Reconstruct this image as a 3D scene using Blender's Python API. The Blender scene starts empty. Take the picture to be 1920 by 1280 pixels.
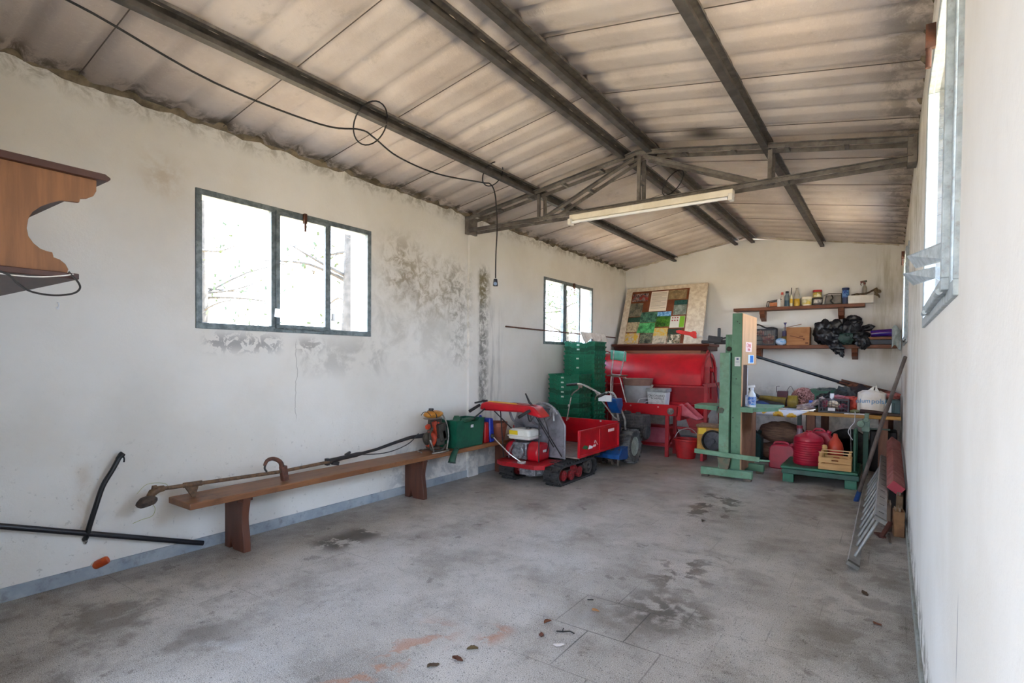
import bpy, bmesh, math, random
from mathutils import Vector, Matrix, Euler
SC = bpy.context.scene; COL = SC.collection
R = math.radians; PI = math.pi
# ------------------------------------------------------------------ camera
CAMZ = 1.45
yaw, pitch, roll = R(34.8251), R(-1.1179), R(0.4852)
F_ = Vector((-math.sin(yaw)*math.cos(pitch), math.cos(yaw)*math.cos(pitch), math.sin(pitch)))
R_ = Vector((math.cos(yaw), math.sin(yaw), 0)); U_ = R_.cross(F_)
R2 = math.cos(roll)*R_ + math.sin(roll)*U_; U2 = -math.sin(roll)*R_ + math.cos(roll)*U_
cam = bpy.data.cameras.new('camera'); cam.sensor_width = 36; cam.lens = 1017.41/1920*36
cam.shift_y = 52.7/1920; cam.clip_start = 0.01; cam.clip_end = 200
co = bpy.data.objects.new('camera', cam); COL.objects.link(co); SC.camera = co
m = Matrix((R2, U2, -F_)).transposed().to_4x4(); m.translation = (0, 0, CAMZ); co.matrix_world = m
# ------------------------------------------------------------------ world, sun, exposure
SC.view_settings.view_transform = 'Standard'; SC.view_settings.look = 'None'
SC.view_settings.gamma = 1; SC.view_settings.exposure = EXPO = 1.78
W = bpy.data.worlds.new('world'); SC.world = W; W.use_nodes = True
nt = W.node_tree; nt.nodes.clear()
wo = nt.nodes.new('ShaderNodeOutputWorld'); bg = nt.nodes.new('ShaderNodeBackground')
tc = nt.nodes.new('ShaderNodeTexCoord'); sx = nt.nodes.new('ShaderNodeSeparateXYZ')
rp = nt.nodes.new('ShaderNodeValToRGB')
nt.links.new(tc.outputs['Generated'], sx.inputs[0])
mp = nt.nodes.new('ShaderNodeMapRange'); mp.inputs[1].default_value = -.3; mp.inputs[2].default_value = 1
nt.links.new(sx.outputs[2], mp.inputs[0]); nt.links.new(mp.outputs[0], rp.inputs[0])
cr = rp.color_ramp; cr.elements[0].position = .0; cr.elements[0].color = (.72, .62, .50, 1)
cr.elements[1].position = 1; cr.elements[1].color = (.36, .54, 1.0, 1)
e = cr.elements.new(.23); e.color = (.88, .92, 1.0, 1); e = cr.elements.new(.45); e.color = (.58, .75, 1.0, 1)
nt.links.new(rp.outputs[0], bg.inputs[0]); bg.inputs[1].default_value = 5.1
nt.links.new(bg.outputs[0], wo.inputs[0])
sun = bpy.data.lights.new('sun', 'SUN'); sun.energy = 25; sun.color = (1, .95, .86); sun.angle = R(1)
so = bpy.data.objects.new('sun', sun); COL.objects.link(so); so.rotation_euler = (R(-38), 0, 0)
# ------------------------------------------------------------------ helpers
def lin(h):
    h = h.lstrip('#'); o = []
    for i in (0, 2, 4):
        c = int(h[i:i+2], 16)/255
        o.append(c/12.92 if c <= .04045 else ((c+.055)/1.055)**2.4)
    return tuple(o)+(1,)
class NT:
    def __init__(s, name):
        s.m = bpy.data.materials.new(name); s.m.use_nodes = True; s.t = s.m.node_tree
        s.b = s.t.nodes['Principled BSDF']; s.tc = s.t.nodes.new('ShaderNodeTexCoord')
    def n(s, k, **kw):
        x = s.t.nodes.new('ShaderNode'+k)
        for a, b in kw.items(): setattr(x, a, b)
        return x
    def l(s, a, b): s.t.links.new(a, b)
    def noise(s, scale, detail=4, rough=.55, vec=None, stretch=None, dist=0):
        x = s.n('TexNoise'); x.inputs['Scale'].default_value = scale; x.inputs['Detail'].default_value = detail
        x.inputs['Roughness'].default_value = rough; x.inputs['Distortion'].default_value = dist
        v = vec or s.tc.outputs['Object']
        if stretch:
            mm = s.n('Mapping'); mm.inputs['Scale'].default_value = stretch; s.l(v, mm.inputs[0]); v = mm.outputs[0]
        s.l(v, x.inputs['Vector']); return x.outputs[0]
    def ramp(s, fac, lo, hi):
        x = s.n('MapRange'); x.inputs[1].default_value = lo; x.inputs[2].default_value = hi
        x.interpolation_type = 'SMOOTHSTEP'; s.l(fac, x.inputs[0]); return x.outputs[0]
    def math(s, op, a, b=None):
        x = s.n('Math', operation=op)
        for i, v in enumerate((a, b)):
            if v is None: continue
            if isinstance(v, (int, float)): x.inputs[i].default_value = v
            else: s.l(v, x.inputs[i])
        return x.outputs[0]
    def mix(s, fac, a, b):
        x = s.n('Mix', data_type='RGBA')
        if isinstance(fac, (int, float)): x.inputs[0].default_value = fac
        else: s.l(fac, x.inputs[0])
        for i, v in ((6, a), (7, b)):
            if isinstance(v, tuple): x.inputs[i].default_value = v
            else: s.l(v, x.inputs[i])
        return x.outputs[2]
    def boxmask(s, c, h, soft, vec=None):
        """1 inside the box centre c, half size h, fading over soft"""
        sp = s.n('SeparateXYZ'); s.l(vec or s.tc.outputs['Object'], sp.inputs[0]); out = None
        for i in range(3):
            if h[i] is None: continue
            d = s.math('ABSOLUTE', s.math('SUBTRACT', sp.outputs[i], c[i]))
            f = s.n('MapRange'); f.interpolation_type = 'SMOOTHSTEP'
            f.inputs[1].default_value = h[i]+soft; f.inputs[2].default_value = max(h[i]-soft, 0)
            s.l(d, f.inputs[0]); out = f.outputs[0] if out is None else s.math('MULTIPLY', out, f.outputs[0])
        return out
    def bump(s, h, st=.3, dist=.01):
        x = s.n('Bump'); x.inputs['Strength'].default_value = st; x.inputs['Distance'].default_value = dist
        s.l(h, x.inputs['Height']); s.l(x.outputs[0], s.b.inputs['Normal'])
    def fin(s, c, rough=.6, metal=0):
        if isinstance(c, tuple): s.b.inputs['Base Color'].default_value = c
        else: s.l(c, s.b.inputs['Base Color'])
        s.b.inputs['Roughness'].default_value = rough; s.b.inputs['Metallic'].default_value = metal
        return s.m
_mc = {}
def mat(c1, c2=None, scale=6, rough=.55, metal=0, bump=0, bs=60, stretch=None, dirt=None, name=None, lo=.35, hi=.65, da=.6):
    key = (c1, c2, scale, rough, metal, bump, bs, stretch, dirt, lo, hi, da)
    if key in _mc: return _mc[key]
    s = NT(name or 'm_'+c1.strip('#'))
    c = lin(c1)
    if c2: c = s.mix(s.ramp(s.noise(scale, 6, .6, stretch=stretch), lo, hi), lin(c1), lin(c2))
    if dirt: c = s.mix(s.math('MULTIPLY', s.ramp(s.noise(scale*2.3, 8, .7), .5, .72), da), c, lin(dirt))
    if bump: s.bump(s.noise(bs, 5, .6, stretch=stretch), bump, .01)
    r = s.fin(c, rough, metal); _mc[key] = r; return r
class MB:
    def __init__(s): s.b = bmesh.new()
    def _f(s, vs, faces):
        v = [s.b.verts.new(p) for p in vs]
        for f in faces:
            try: s.b.faces.new([v[i] for i in f])
            except ValueError: pass
        return s
    def box(s, x0, x1, y0, y1, z0, z1):
        vs = [(x, y, z) for z in (z0, z1) for y in (y0, y1) for x in (x0, x1)]
        return s._f(vs, [(0,2,3,1), (4,5,7,6), (0,1,5,4), (2,6,7,3), (0,4,6,2), (1,3,7,5)])
    def ob(s, c, size, rot=(0,0,0), taper=1):
        """oriented box, top scaled by taper"""
        M_ = Euler([R(a) for a in rot]).to_matrix(); vs = []
        for z in (-.5, .5):
            for y in (-.5, .5):
                for x in (-.5, .5):
                    t = taper if z > 0 else 1
                    vs.append(Vector(c)+M_@Vector((x*size[0]*t, y*size[1]*t, z*size[2])))
        return s._f(vs, [(0,2,3,1), (4,5,7,6), (0,1,5,4), (2,6,7,3), (0,4,6,2), (1,3,7,5)])
    def bar(s, a, b, w, h, up=(0,0,1)):
        a, b = Vector(a), Vector(b); d = (b-a).normalized(); u = Vector(up)
        sd = d.cross(u)
        if sd.length < 1e-4: sd = d.cross(Vector((1,0,0)))
        sd.normalize(); u = sd.cross(d).normalized(); vs = []
        for p in (a, b):
            for q in ((-1,-1), (1,-1), (1,1), (-1,1)): vs.append(p+sd*q[0]*w/2+u*q[1]*h/2)
        return s._f(vs, [(0,1,2,3), (7,6,5,4), (0,4,5,1), (1,5,6,2), (2,6,7,3), (3,7,4,0)])
    def tube(s, pts, r, seg=10, smooth=0, closed=False):
        P = [Vector(p) for p in pts]
        if smooth:
            Q = []; n = len(P)
            for i in range(n-1):
                p0, p1, p2, p3 = P[max(i-1,0)], P[i], P[i+1], P[min(i+2,n-1)]
                for k in range(smooth):
                    t = k/smooth
                    Q.append(.5*((2*p1)+(-p0+p2)*t+(2*p0-5*p1+4*p2-p3)*t*t+(-p0+3*p1-3*p2+p3)*t**3))
            Q.append(P[-1]); P = Q
        n = len(P); rr = r if isinstance(r, (list, tuple)) else [r]*n
        if len(rr) != n: rr = [rr[0]+(rr[-1]-rr[0])*i/(n-1) for i in range(n)]
        up = None; rings = []
        for i in range(n):
            if closed: d = (P[(i+1)%n]-P[i-1])
            else: d = (P[min(i+1,n-1)]-P[max(i-1,0)])
            d.normalize()
            if up is None:
                up = Vector((0,0,1)) if abs(d.z) < .9 else Vector((1,0,0))
            up = (up-d*up.dot(d)).normalized(); sd = d.cross(up)
            rings.append([s.b.verts.new(P[i]+rr[i]*(math.cos(2*PI*k/seg)*up+math.sin(2*PI*k/seg)*sd)) for k in range(seg)])
        for i in range(n if closed else n-1):
            A, B = rings[i], rings[(i+1)%n]
            for k in range(seg): s.b.faces.new((A[k], A[(k+1)%seg], B[(k+1)%seg], B[k]))
        if not closed: s.b.faces.new(rings[0][::-1]); s.b.faces.new(rings[-1])
        return s
    def cyl(s, a, b, r, r2=None, seg=24): return s.tube([a, b], [r, r if r2 is None else r2], seg)
    def lathe(s, prof, c=(0,0,0), seg=28, axis='z', sx=1, sy=1, rot=None):
        rings = []; c = Vector(c); M_ = Euler([R(a) for a in rot]).to_matrix() if rot else None
        for r, z in prof:
            ring = []
            for k in range(seg):
                a = 2*PI*k/seg; v = Vector((r*math.cos(a)*sx, r*math.sin(a)*sy, z))
                if axis == 'x': v = Vector((v.z, v.x, v.y))
                if axis == 'y': v = Vector((v.x, v.z, -v.y))
                if M_: v = M_@v
                ring.append(s.b.verts.new(c+v))
            rings.append(ring)
        for A, B in zip(rings, rings[1:]):
            for k in range(seg): s.b.faces.new((A[k], A[(k+1)%seg], B[(k+1)%seg], B[k]))
        if prof[0][0] > 1e-4: s.b.faces.new(rings[0][::-1])
        if prof[-1][0] > 1e-4: s.b.faces.new(rings[-1])
        bmesh.ops.remove_doubles(s.b, verts=s.b.verts, dist=1e-6) if (prof[0][0] <= 1e-4 or prof[-1][0] <= 1e-4) else None
        return s
    def prism(s, poly, axis, a, b):
        """poly: 2-D outline in the plane across axis ('x': (y,z), 'y': (x,z), 'z': (x,y))"""
        f = {'x': lambda p, t: (t, p[0], p[1]), 'y': lambda p, t: (p[0], t, p[1]), 'z': lambda p, t: (p[0], p[1], t)}[axis]
        A = [s.b.verts.new(f(p, a)) for p in poly]; B = [s.b.verts.new(f(p, b)) for p in poly]; n = len(poly)
        s.b.faces.new(A[::-1]); s.b.faces.new(B)
        for i in range(n): s.b.faces.new((A[i], A[(i+1)%n], B[(i+1)%n], B[i]))
        return s
    def blob(s, c, size, n=2, jit=.0, seed=0, rot=None, nz=4.0):
        rnd = random.Random(seed); t = bmesh.new(); bmesh.ops.create_icosphere(t, subdivisions=n, radius=1)
        from mathutils import noise as N
        off = Vector((rnd.random()*50, rnd.random()*50, rnd.random()*50)); M_ = Euler([R(a) for a in rot]).to_matrix() if rot else Matrix.Identity(3)
        mp_ = {}
        for v in t.verts:
            k = 1+jit*N.noise(v.co*nz*.5+off)*2+jit*.6*N.noise(v.co*nz*1.7+off)
            p = Vector((v.co.x*size[0], v.co.y*size[1], v.co.z*size[2]))*k
            mp_[v.index] = s.b.verts.new(Vector(c)+M_@p)
        for f in t.faces: s.b.faces.new([mp_[v.index] for v in f.verts])
        t.free(); return s
    def grid(s, fn, nu, nv):
        V = [[s.b.verts.new(fn(i/nu, j/nv)) for j in range(nv+1)] for i in range(nu+1)]
        for i in range(nu):
            for j in range(nv): s.b.faces.new((V[i][j], V[i+1][j], V[i+1][j+1], V[i][j+1]))
        return s
def tmat(loc, rz): return Matrix.Translation(Vector(loc))@Matrix.Rotation(rz, 4, 'Z')
def thing(name, label, cat, loc=(0,0,0), rz=0, group=None):
    o = bpy.data.objects.new(name, None); COL.objects.link(o); o.empty_display_size = .1
    o.location = loc; o.rotation_euler = (0, 0, R(rz)); o['label'] = label; o['category'] = cat
    if group: o['group'] = group
    return o
def obj(name, mb, m_, parent=None, local=False, bevel=0, smooth=None, solid=0, label=None, sub=0):
    """links mb as one mesh; world coordinates unless local"""
    bm = mb.b
    if parent is not None and not local:
        r_ = parent
        while r_.parent: r_ = r_.parent
        if r_.type == 'EMPTY': bm.transform(tmat(r_.location, r_.rotation_euler.z).inverted())
    bmesh.ops.recalc_face_normals(bm, faces=bm.faces)
    me = bpy.data.meshes.new(name); bm.to_mesh(me); bm.free()
    o = bpy.data.objects.new(name, me); COL.objects.link(o); me.materials.append(m_)
    if parent is not None: o.parent = parent
    if solid: q = o.modifiers.new('solid', 'SOLIDIFY'); q.thickness = solid; q.offset = 0
    if bevel:
        q = o.modifiers.new('bevel', 'BEVEL'); q.width = bevel; q.segments = 2; q.limit_method = 'ANGLE'; q.angle_limit = R(40)
    if sub: q = o.modifiers.new('sub', 'SUBSURF'); q.levels = sub; q.render_levels = sub
    ang = 35 if smooth is None else smooth
    if ang:
        for p in me.polygons: p.use_smooth = True
        me.set_sharp_from_angle(angle=R(ang))
    if label: o['label'] = label
    return o
def solo(name, mb, m_, label, cat, group=None, **k):
    """a thing of one mesh"""
    o = obj(name, mb, m_, **k); o['label'] = label; o['category'] = cat
    bb = [Vector(c) for c in o.bound_box]
    if group: o['group'] = group
    return o
def struct(name, mb, m_, **k):
    o = obj(name, mb, m_, **k); o['kind'] = 'structure'; return o
def text_mb(txt, size, origin, rx, ry=(0,0,1), depth=.001):
    """letters as mesh at origin; rx = reading direction, ry = up"""
    cu = bpy.data.curves.new('t', 'FONT'); cu.body = txt; cu.size = size; cu.extrude = depth/2; cu.align_x = 'CENTER'; cu.align_y = 'CENTER'
    to = bpy.data.objects.new('t', cu); COL.objects.link(to); dg = bpy.context.evaluated_depsgraph_get()
    me = bpy.data.meshes.new_from_object(to.evaluated_get(dg)); bpy.data.objects.remove(to)
    X, Y = Vector(rx).normalized(), Vector(ry).normalized(); Z = X.cross(Y)
    M_ = Matrix((X, Y, Z)).transposed().to_4x4(); M_.translation = Vector(origin)
    mb = MB(); mb.b.from_mesh(me); mb.b.transform(M_); bpy.data.meshes.remove(me); return mb
def copy_thing(o, loc, label, rz=None):
    c = o.copy(); COL.objects.link(c); c.location = loc; c['label'] = label
    if rz is not None: c.rotation_euler = (0, 0, R(rz))
    for ch in list(o.children):
        d = ch.copy(); COL.objects.link(d); d.parent = c
        for g in ch.children:
            h = g.copy(); COL.objects.link(h); h.parent = d
    return c
# ------------------------------------------------------------------ the room
XL, XR, YB, YF = -4.24, .147, 9.948, -1.6
ZE, ZR, XA = 3.20, 3.58, -2.047
def roof_z(x): return ZE+(ZR-ZE)*(1-abs(x-XA)/(XR-XA))
# plaster
def plaster(side):
    s = NT('plaster_'+side)
    c = s.mix(s.ramp(s.noise(.9, 5, .6), .35, .7), lin('#e5e3df'), lin('#d9d5ce'))
    c = s.mix(s.math('MULTIPLY', s.ramp(s.noise(14, 8, .75), .60, .75), .12), c, lin('#8d8779'))
    fine = s.noise(9, 10, .72, dist=.6); mid = s.noise(3.2, 8, .7, dist=.4)
    runs = s.noise(2.2, 8, .7, stretch=(3, 3, .35))
    def stain(c_, h, soft, colr, lo, hi, amt, src):
        nonlocal c
        f = s.math('MULTIPLY', s.math('MULTIPLY', s.boxmask(c_, h, soft), s.ramp(src, lo, hi)), amt)
        c = s.mix(f, c, lin(colr))
    if side == 'left':
        stain((0, 4.05, 2.38), (None, .22, .28), .22, '#7d6d4a', .42, .60, .75, fine)
        stain((0, 4.62, 2.25), (None, .42, .30), .22, '#87795a', .42, .62, .65, fine)
        stain((0, 4.98, 1.95), (None, .14, .55), .18, '#6d6a62', .42, .62, .55, fine)
        stain((0, 4.2, 2.0), (None, .7, .55), .4, '#a09c94', .42, .62, .40, mid)
        stain((0, 5.44, 1.75), (None, .10, .85), .08, '#565550', .40, .58, .75, fine)
        stain((0, 5.44, 2.35), (None, .12, .20), .08, '#75693f', .35, .55, .7, fine)
        stain((0, 5.62, 1.3), (None, .20, .8), .2, '#77777a', .46, .62, .45, runs)
        stain((0, 4.9, .25), (None, 1.0, .25), .12, '#85888e', .42, .56, .55, mid)
        stain((0, 2.35, 1.56), (None, .30, .05), .07, '#a3a2a2', .50, .52, .9, fine)
        stain((0, 2.95, 1.55), (None, .12, .05), .06, '#9b9896', .5, .54, .8, fine)
        stain((0, 3.3, 1.45), (None, .5, .14), .1, '#a9a6a2', .45, .6, .5, mid)
        stain((0, 1.75, 2.72), (None, .12, .12), .12, '#b59f7e', .42, .6, .5, mid)
        stain((0, 1.28, .52), (None, .03, .22), .05, '#c6b6a4', .3, .6, .6, mid)
        stain((0, 1.1, .3), (None, 3.2, .5), .3, '#a2a09c', .60, .66, .5, s.noise(24, 8, .7))
        sp = s.n('SeparateXYZ'); s.l(s.tc.outputs['Object'], sp.inputs[0])
        d = s.math('ABSOLUTE', s.math('SUBTRACT', s.math('SUBTRACT', sp.outputs[1], 2.72), s.math('MULTIPLY', s.noise(2.6, 8, .6, stretch=(0, 0, 1)), .16)))
        c = s.mix(s.math('MULTIPLY', s.math('MULTIPLY', s.ramp(d, .0035, .0015), s.boxmask((0, 2.8, 1.25), (None, .3, .33), .05)), .6), c, lin('#77746f'))
    if side == 'back':
        stain((-4.1, 0, 2.0), (.25, None, 1.2), .25, '#8f8464', .5, .7, .4, runs)
        stain((0.0, 0, 2.3), (.22, None, .8), .25, '#8d8158', .42, .65, .5, runs)
        stain((-1.5, 0, .55), (2.8, None, .45), .2, '#8b8a88', .42, .6, .55, mid)
    if side == 'right':
        stain((0, 6.8, 2.6), (None, 2.4, .8), .5, '#8f8664', .42, .65, .45, mid)
        stain((0, 4.7, 2.0), (None, .9, 1.2), .4, '#a09781', .42, .65, .3, mid)
        stain((0, 3.0, .15), (None, 3.0, .10), .08, '#6f6a5c', .45, .55, .8, fine)
        sp = s.n('TexVoronoi'); sp.inputs['Scale'].default_value = 3
        mpn = s.n('Mapping'); mpn.inputs['Scale'].default_value = (1, 5, .35); s.l(s.tc.outputs['Object'], mpn.inputs[0]); s.l(mpn.outputs[0], sp.inputs[0])
        f = s.math('MULTIPLY', s.math('MULTIPLY', s.boxmask((0, 1.5, .75), (None, .25, .32), .1), s.ramp(sp.outputs[0], .16, .10)), .75)
        c = s.mix(f, c, lin('#4b4f58'))
    # grime along the roof line
    if side != 'back': stain((0, 0, 3.2), (None, None, .10), .08, '#7c725c', .42, .62, .6, fine)
    hb = s.math('ADD', s.noise(60, 4, .6), s.math('MULTIPLY', s.noise(2.5, 3, .5), 2.0))
    s.bump(hb, .13, .012)
    return s.fin(c, .85)
def wall_with_holes(x0, x1, holes, ztop):
    mb = MB(); ys = sorted({YF-.25, YB+.25}|{h[0] for h in holes}|{h[1] for h in holes})
    for a, b in zip(ys, ys[1:]):
        hh = [h for h in holes if h[0] <= a+1e-6 and h[1] >= b-1e-6]
        if hh: mb.box(x0, x1, a, b, -.1, hh[0][2]); mb.box(x0, x1, a, b, hh[0][3], ztop)
        else: mb.box(x0, x1, a, b, -.1, ztop)
    bmesh.ops.remove_doubles(mb.b, verts=mb.b.verts, dist=1e-5); return mb
WZ0, WZ1 = 1.66, 2.70
HL = [(1.97, 3.625, WZ0, WZ1), (6.90, 8.51, WZ0+.02, WZ1-.02)]
HRr = [(1.87, 3.56, 1.63, 2.69), (6.90, 8.51, WZ0, WZ1)]
ML, MBk, MR = plaster('left'), plaster('back'), plaster('right')
mb = wall_with_holes(XL-.30, XL, HL, 3.21); mb.box(XL-.01, XL+.035, 5.13, 5.32, 0, 3.2); struct('wall_left', mb, ML, smooth=0)
mb = wall_with_holes(XR, XR+.30, HRr, 3.21); struct('wall_right', mb, MR, smooth=0)
mb = MB().prism([(XL-.3, -.1), (XR+.3, -.1), (XR+.3, 3.15), (XA, 3.535), (XL-.3, 3.15)], 'y', YB, YB+.25); struct('wall_back', mb, MBk, smooth=0)
mb = MB(); mb.box(XL-.3, -2.7, YF-.25, YF, -.1, 3.20); mb.box(-.45, XR+.3, YF-.25, YF, -.1, 3.20)
mb.prism([(-2.7, 2.45), (-.45, 2.45), (-.45, 3.28), (XA, 3.56), (-2.7, 3.42)], 'y', YF-.25, YF); struct('wall_front', mb, MBk, smooth=0)
struct('wall_inner', MB().box(XL, -2.75, .05, .30, -.01, 3.19), MBk, smooth=0)
# floor: terrazzo
s = NT('terrazzo'); O = s.tc.outputs['Object']
vo = s.n('TexVoronoi'); vo.inputs['Scale'].default_value = 70; s.l(O, vo.inputs['Vector'])
chip = s.ramp(vo.outputs['Distance'], .34, .18)
hue = s.n('SeparateColor'); s.l(vo.outputs['Color'], hue.inputs[0])
base = s.mix(s.ramp(s.noise(1.1, 6, .6), .35, .65), lin('#bbb4ac'), lin('#9f978e'))
dark = s.math('MULTIPLY', chip, s.ramp(hue.outputs[0], .45, .60))
c = s.mix(s.math('MULTIPLY', dark, .9), base, lin('#55504b'))
c = s.mix(s.math('MULTIPLY', s.math('MULTIPLY', chip, s.ramp(hue.outputs[1], .6, .8)), .5), c, lin('#c9c3ba'))
c = s.mix(s.math('MULTIPLY', s.ramp(s.noise(2.1, 9, .66, dist=.2), .46, .68), .62), c, lin('#6a5f54'))
c = s.mix(s.math('MULTIPLY', s.ramp(s.noise(3.1, 8, .65), .60, .72), .4), c, lin('#c5c4c6'))
c = s.mix(s.math('MULTIPLY', s.ramp(s.noise(7, 9, .75, dist=.4), .54, .66), .35), c, lin('#51483f'))
def fst(cx, cy, hx, hy, soft, colr, lo, hi, amt, sc=3.5):
    global c
    f = s.math('MULTIPLY', s.math('MULTIPLY', s.boxmask((cx, cy, 0), (hx, hy, None), soft), s.ramp(s.noise(sc, 8, .62, dist=.25), lo, hi)), amt)
    c = s.mix(f, c, lin(colr))
c = s.mix(s.math('MULTIPLY', s.ramp(s.noise(4.3, 7, .6, dist=.2), .635, .675), .6), c, lin('#4d4237'))
sal = s.noise(230, 2, .5); c = s.mix(s.math('MULTIPLY', s.ramp(sal, .53, .60), .55), c, lin('#4f4943')); c = s.mix(s.math('MULTIPLY', s.ramp(sal, .46, .40), .35), c, lin('#e2ded8'))
fst(-3.54, 2.80, .16, .26, .10, '#3b342b', .42, .47, .9, 6)
fst(-3.4, .95, .7, .8, .4, '#4e4238', .45, .62, .65, 3)
fst(-1.05, 3.05, .20, .24, .22, '#423a30', .42, .52, .85, 7)
fst(-1.2, 2.75, .28, .28, .2, '#5a5046', .35, .6, .5, 3)
fst(-1.15, 3.7, .2, .35, .2, '#4a4036', .50, .58, .7, 7)
fst(-1.4, 5.6, .22, .5, .1, '#4b4238', .53, .56, .8, 5)
fst(-.55, 6.7, .6, .35, .25, '#4f463c', .42, .6, .6, 3)
fst(-.1, 4.4, .25, 2.5, .15, '#5d5348', .45, .6, .5, 4)
fst(-1.95, 1.75, .10, .45, .10, '#a8673c', .50, .56, .55, 5)
fst(-1.68, 2.28, .05, .10, .05, '#a8673c', .45, .52, .6, 6)
br = s.n('TexBrick'); br.offset = .5; br.inputs['Scale'].default_value = 1; br.inputs['Mortar Size'].default_value = .0035
br.inputs['Brick Width'].default_value = .40; br.inputs['Row Height'].default_value = .40; br.inputs['Mortar Smooth'].default_value = .1
mm = s.n('Mapping'); mm.inputs['Location'].default_value = (.10, -.20, 0); s.l(O, mm.inputs[0]); s.l(mm.outputs[0], br.inputs['Vector'])
joint = s.math('MULTIPLY', br.outputs['Fac'], s.math('MAXIMUM', s.math('MULTIPLY', s.ramp(s.noise(1.3, 4, .6), .42, .70), .55), s.boxmask((-1.2, 2.7, 0), (.35, .5, None), .3)))
c = s.mix(s.math('MULTIPLY', joint, .8), c, lin('#3a352f'))
s.bump(s.noise(40, 3, .5), .05, .004)
rr = s.ramp(s.noise(2.2, 6, .6), .3, .7); r2 = s.n('MapRange'); r2.inputs[3].default_value = .38; r2.inputs[4].default_value = .62
s.l(rr, r2.inputs[0]); s.fin(c, .5); s.l(r2.outputs[0], s.b.inputs['Roughness'])
struct('floor', MB().box(XL-.02, XR+.02, YF-.25, YB+.02, -.1, 0), s.m, smooth=0)
# corrugated fibre-cement roof
s = NT('fibre_cement')
c = s.mix(s.ramp(s.noise(1.2, 5, .6), .35, .65), lin('#d6cac0'), lin('#c3b5aa'))
fib = s.noise(40, 6, .7, stretch=(1.3, .5, 1), dist=1.2)
c = s.mix(s.math('MULTIPLY', s.ramp(fib, .52, .68), .5), c, lin('#d6cbbd'))
c = s.mix(s.math('MULTIPLY', s.ramp(s.noise(6, 8, .7), .55, .7), .25), c, lin('#7b6d5d'))
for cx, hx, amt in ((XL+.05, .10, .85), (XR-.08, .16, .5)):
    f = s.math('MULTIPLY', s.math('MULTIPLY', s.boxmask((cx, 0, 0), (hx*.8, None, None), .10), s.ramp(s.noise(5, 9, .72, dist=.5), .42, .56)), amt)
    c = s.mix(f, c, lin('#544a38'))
f = s.math('MULTIPLY', s.math('MULTIPLY', s.boxmask((-1.38, 4.93, 0), (.16, .09, None), .17), s.ramp(s.noise(2.5, 4, .6), .15, .38)), .97)
c = s.mix(f, c, lin('#2a211b'))
s.bump(s.math('ADD', fib, s.noise(12, 5, .6)), .35, .006)
MROOF = s.fin(c, .9)
def roof():
    mb = MB(); per = .30; n = int((YB-YF+.6)/per*10); y0 = YF-.3; ny = n; L = per/10
    for xa, xb in ((XL-.45, XA), (XA, XR+.45)):
        rows = []
        for j in range(ny+1):
            y = y0+j*L; ph = (j % 10)/10
            z = .032*max(0, math.cos((ph-.5)*2*PI*1.25))**.9 if .3 <= ph <= .7 else 0
            z += .003*math.sin(ph*2*PI)
            rows.append([mb.b.verts.new((x, y, roof_z(x)+z)) for x in (xa, (xa+xb)/2, xb)])
        for A, B in zip(rows, rows[1:]):
            for k in range(2): mb.b.faces.new((A[k], A[k+1], B[k+1], B[k]))
    return mb
o = struct('ceiling', roof(), MROOF, smooth=60); q = o.modifiers.new('solid', 'SOLIDIFY'); q.thickness = .012; q.offset = 1
# sheet overlaps: thin dark lips where one sheet laps the next
mb = MB()
for y in (1.26, 2.16, 3.06, 3.96, 4.86, 5.76, 6.66, 7.56, 8.46):
    mb.bar((XL, y, roof_z(XL)-.001), (XA, y, ZR-.001), .005, .004); mb.bar((XA, y, ZR-.001), (XR, y, roof_z(XR)-.001), .005, .004)
struct('trim_1', mb, mat('#5f554c', rough=.9))
# crumbly mortar filling the corrugations along both eaves and the gable
MMORT = mat('#8e8069', '#5a5040', 7, .95, bump=.9, bs=30, name='mortar')
def lumps(ax, x, y0, y1, seed, zf, r=.05):
    rnd = random.Random(seed); mb = MB(); t = y0; pts = []; rad = []
    while t < y1:
        pts.append((x+rnd.uniform(-.01,.012), t, zf(t)+rnd.uniform(-.012,.018)) if ax == 'y' else (t, x+rnd.uniform(-.01,.01), zf(t)+rnd.uniform(-.01,.01)))
        rad.append(r*rnd.uniform(.55, 1.15)); t += rnd.uniform(.05, .11)
    return mb.tube(pts, rad, 7)
struct('trim_2', lumps('y', XL-.005, YF, YB, 3, lambda y: 3.215), MMORT)
struct('trim_3', lumps('y', XR+.005, YF, YB, 4, lambda y: 3.215, .028), MMORT)
struct('trim_4', lumps('x', YB+.01, XL, XR, 5, lambda x: roof_z(x)+.005, .035), mat('#cdc3b2', '#a89a84', 7, .95, bump=.7, bs=30, name='mortar_pale'))
# baseboards
MBASE = mat('#8f9aa5', '#a7afb6', 5, .5, dirt='#5e6164', name='baseboard_paint')
struct('baseboard_left', MB().box(XL, XL+.012, YF, YB, 0, .085), MBASE, bevel=.002)
struct('baseboard_back', MB().box(XL, XR, YB-.012, YB, 0, .085), MBASE, bevel=.002)
struct('baseboard_right', MB().box(XR-.012, XR, YF, YB, 0, .085), mat('#a9ada6', '#85867c', 6, .6, dirt='#4d4a40'), bevel=.002)
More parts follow.
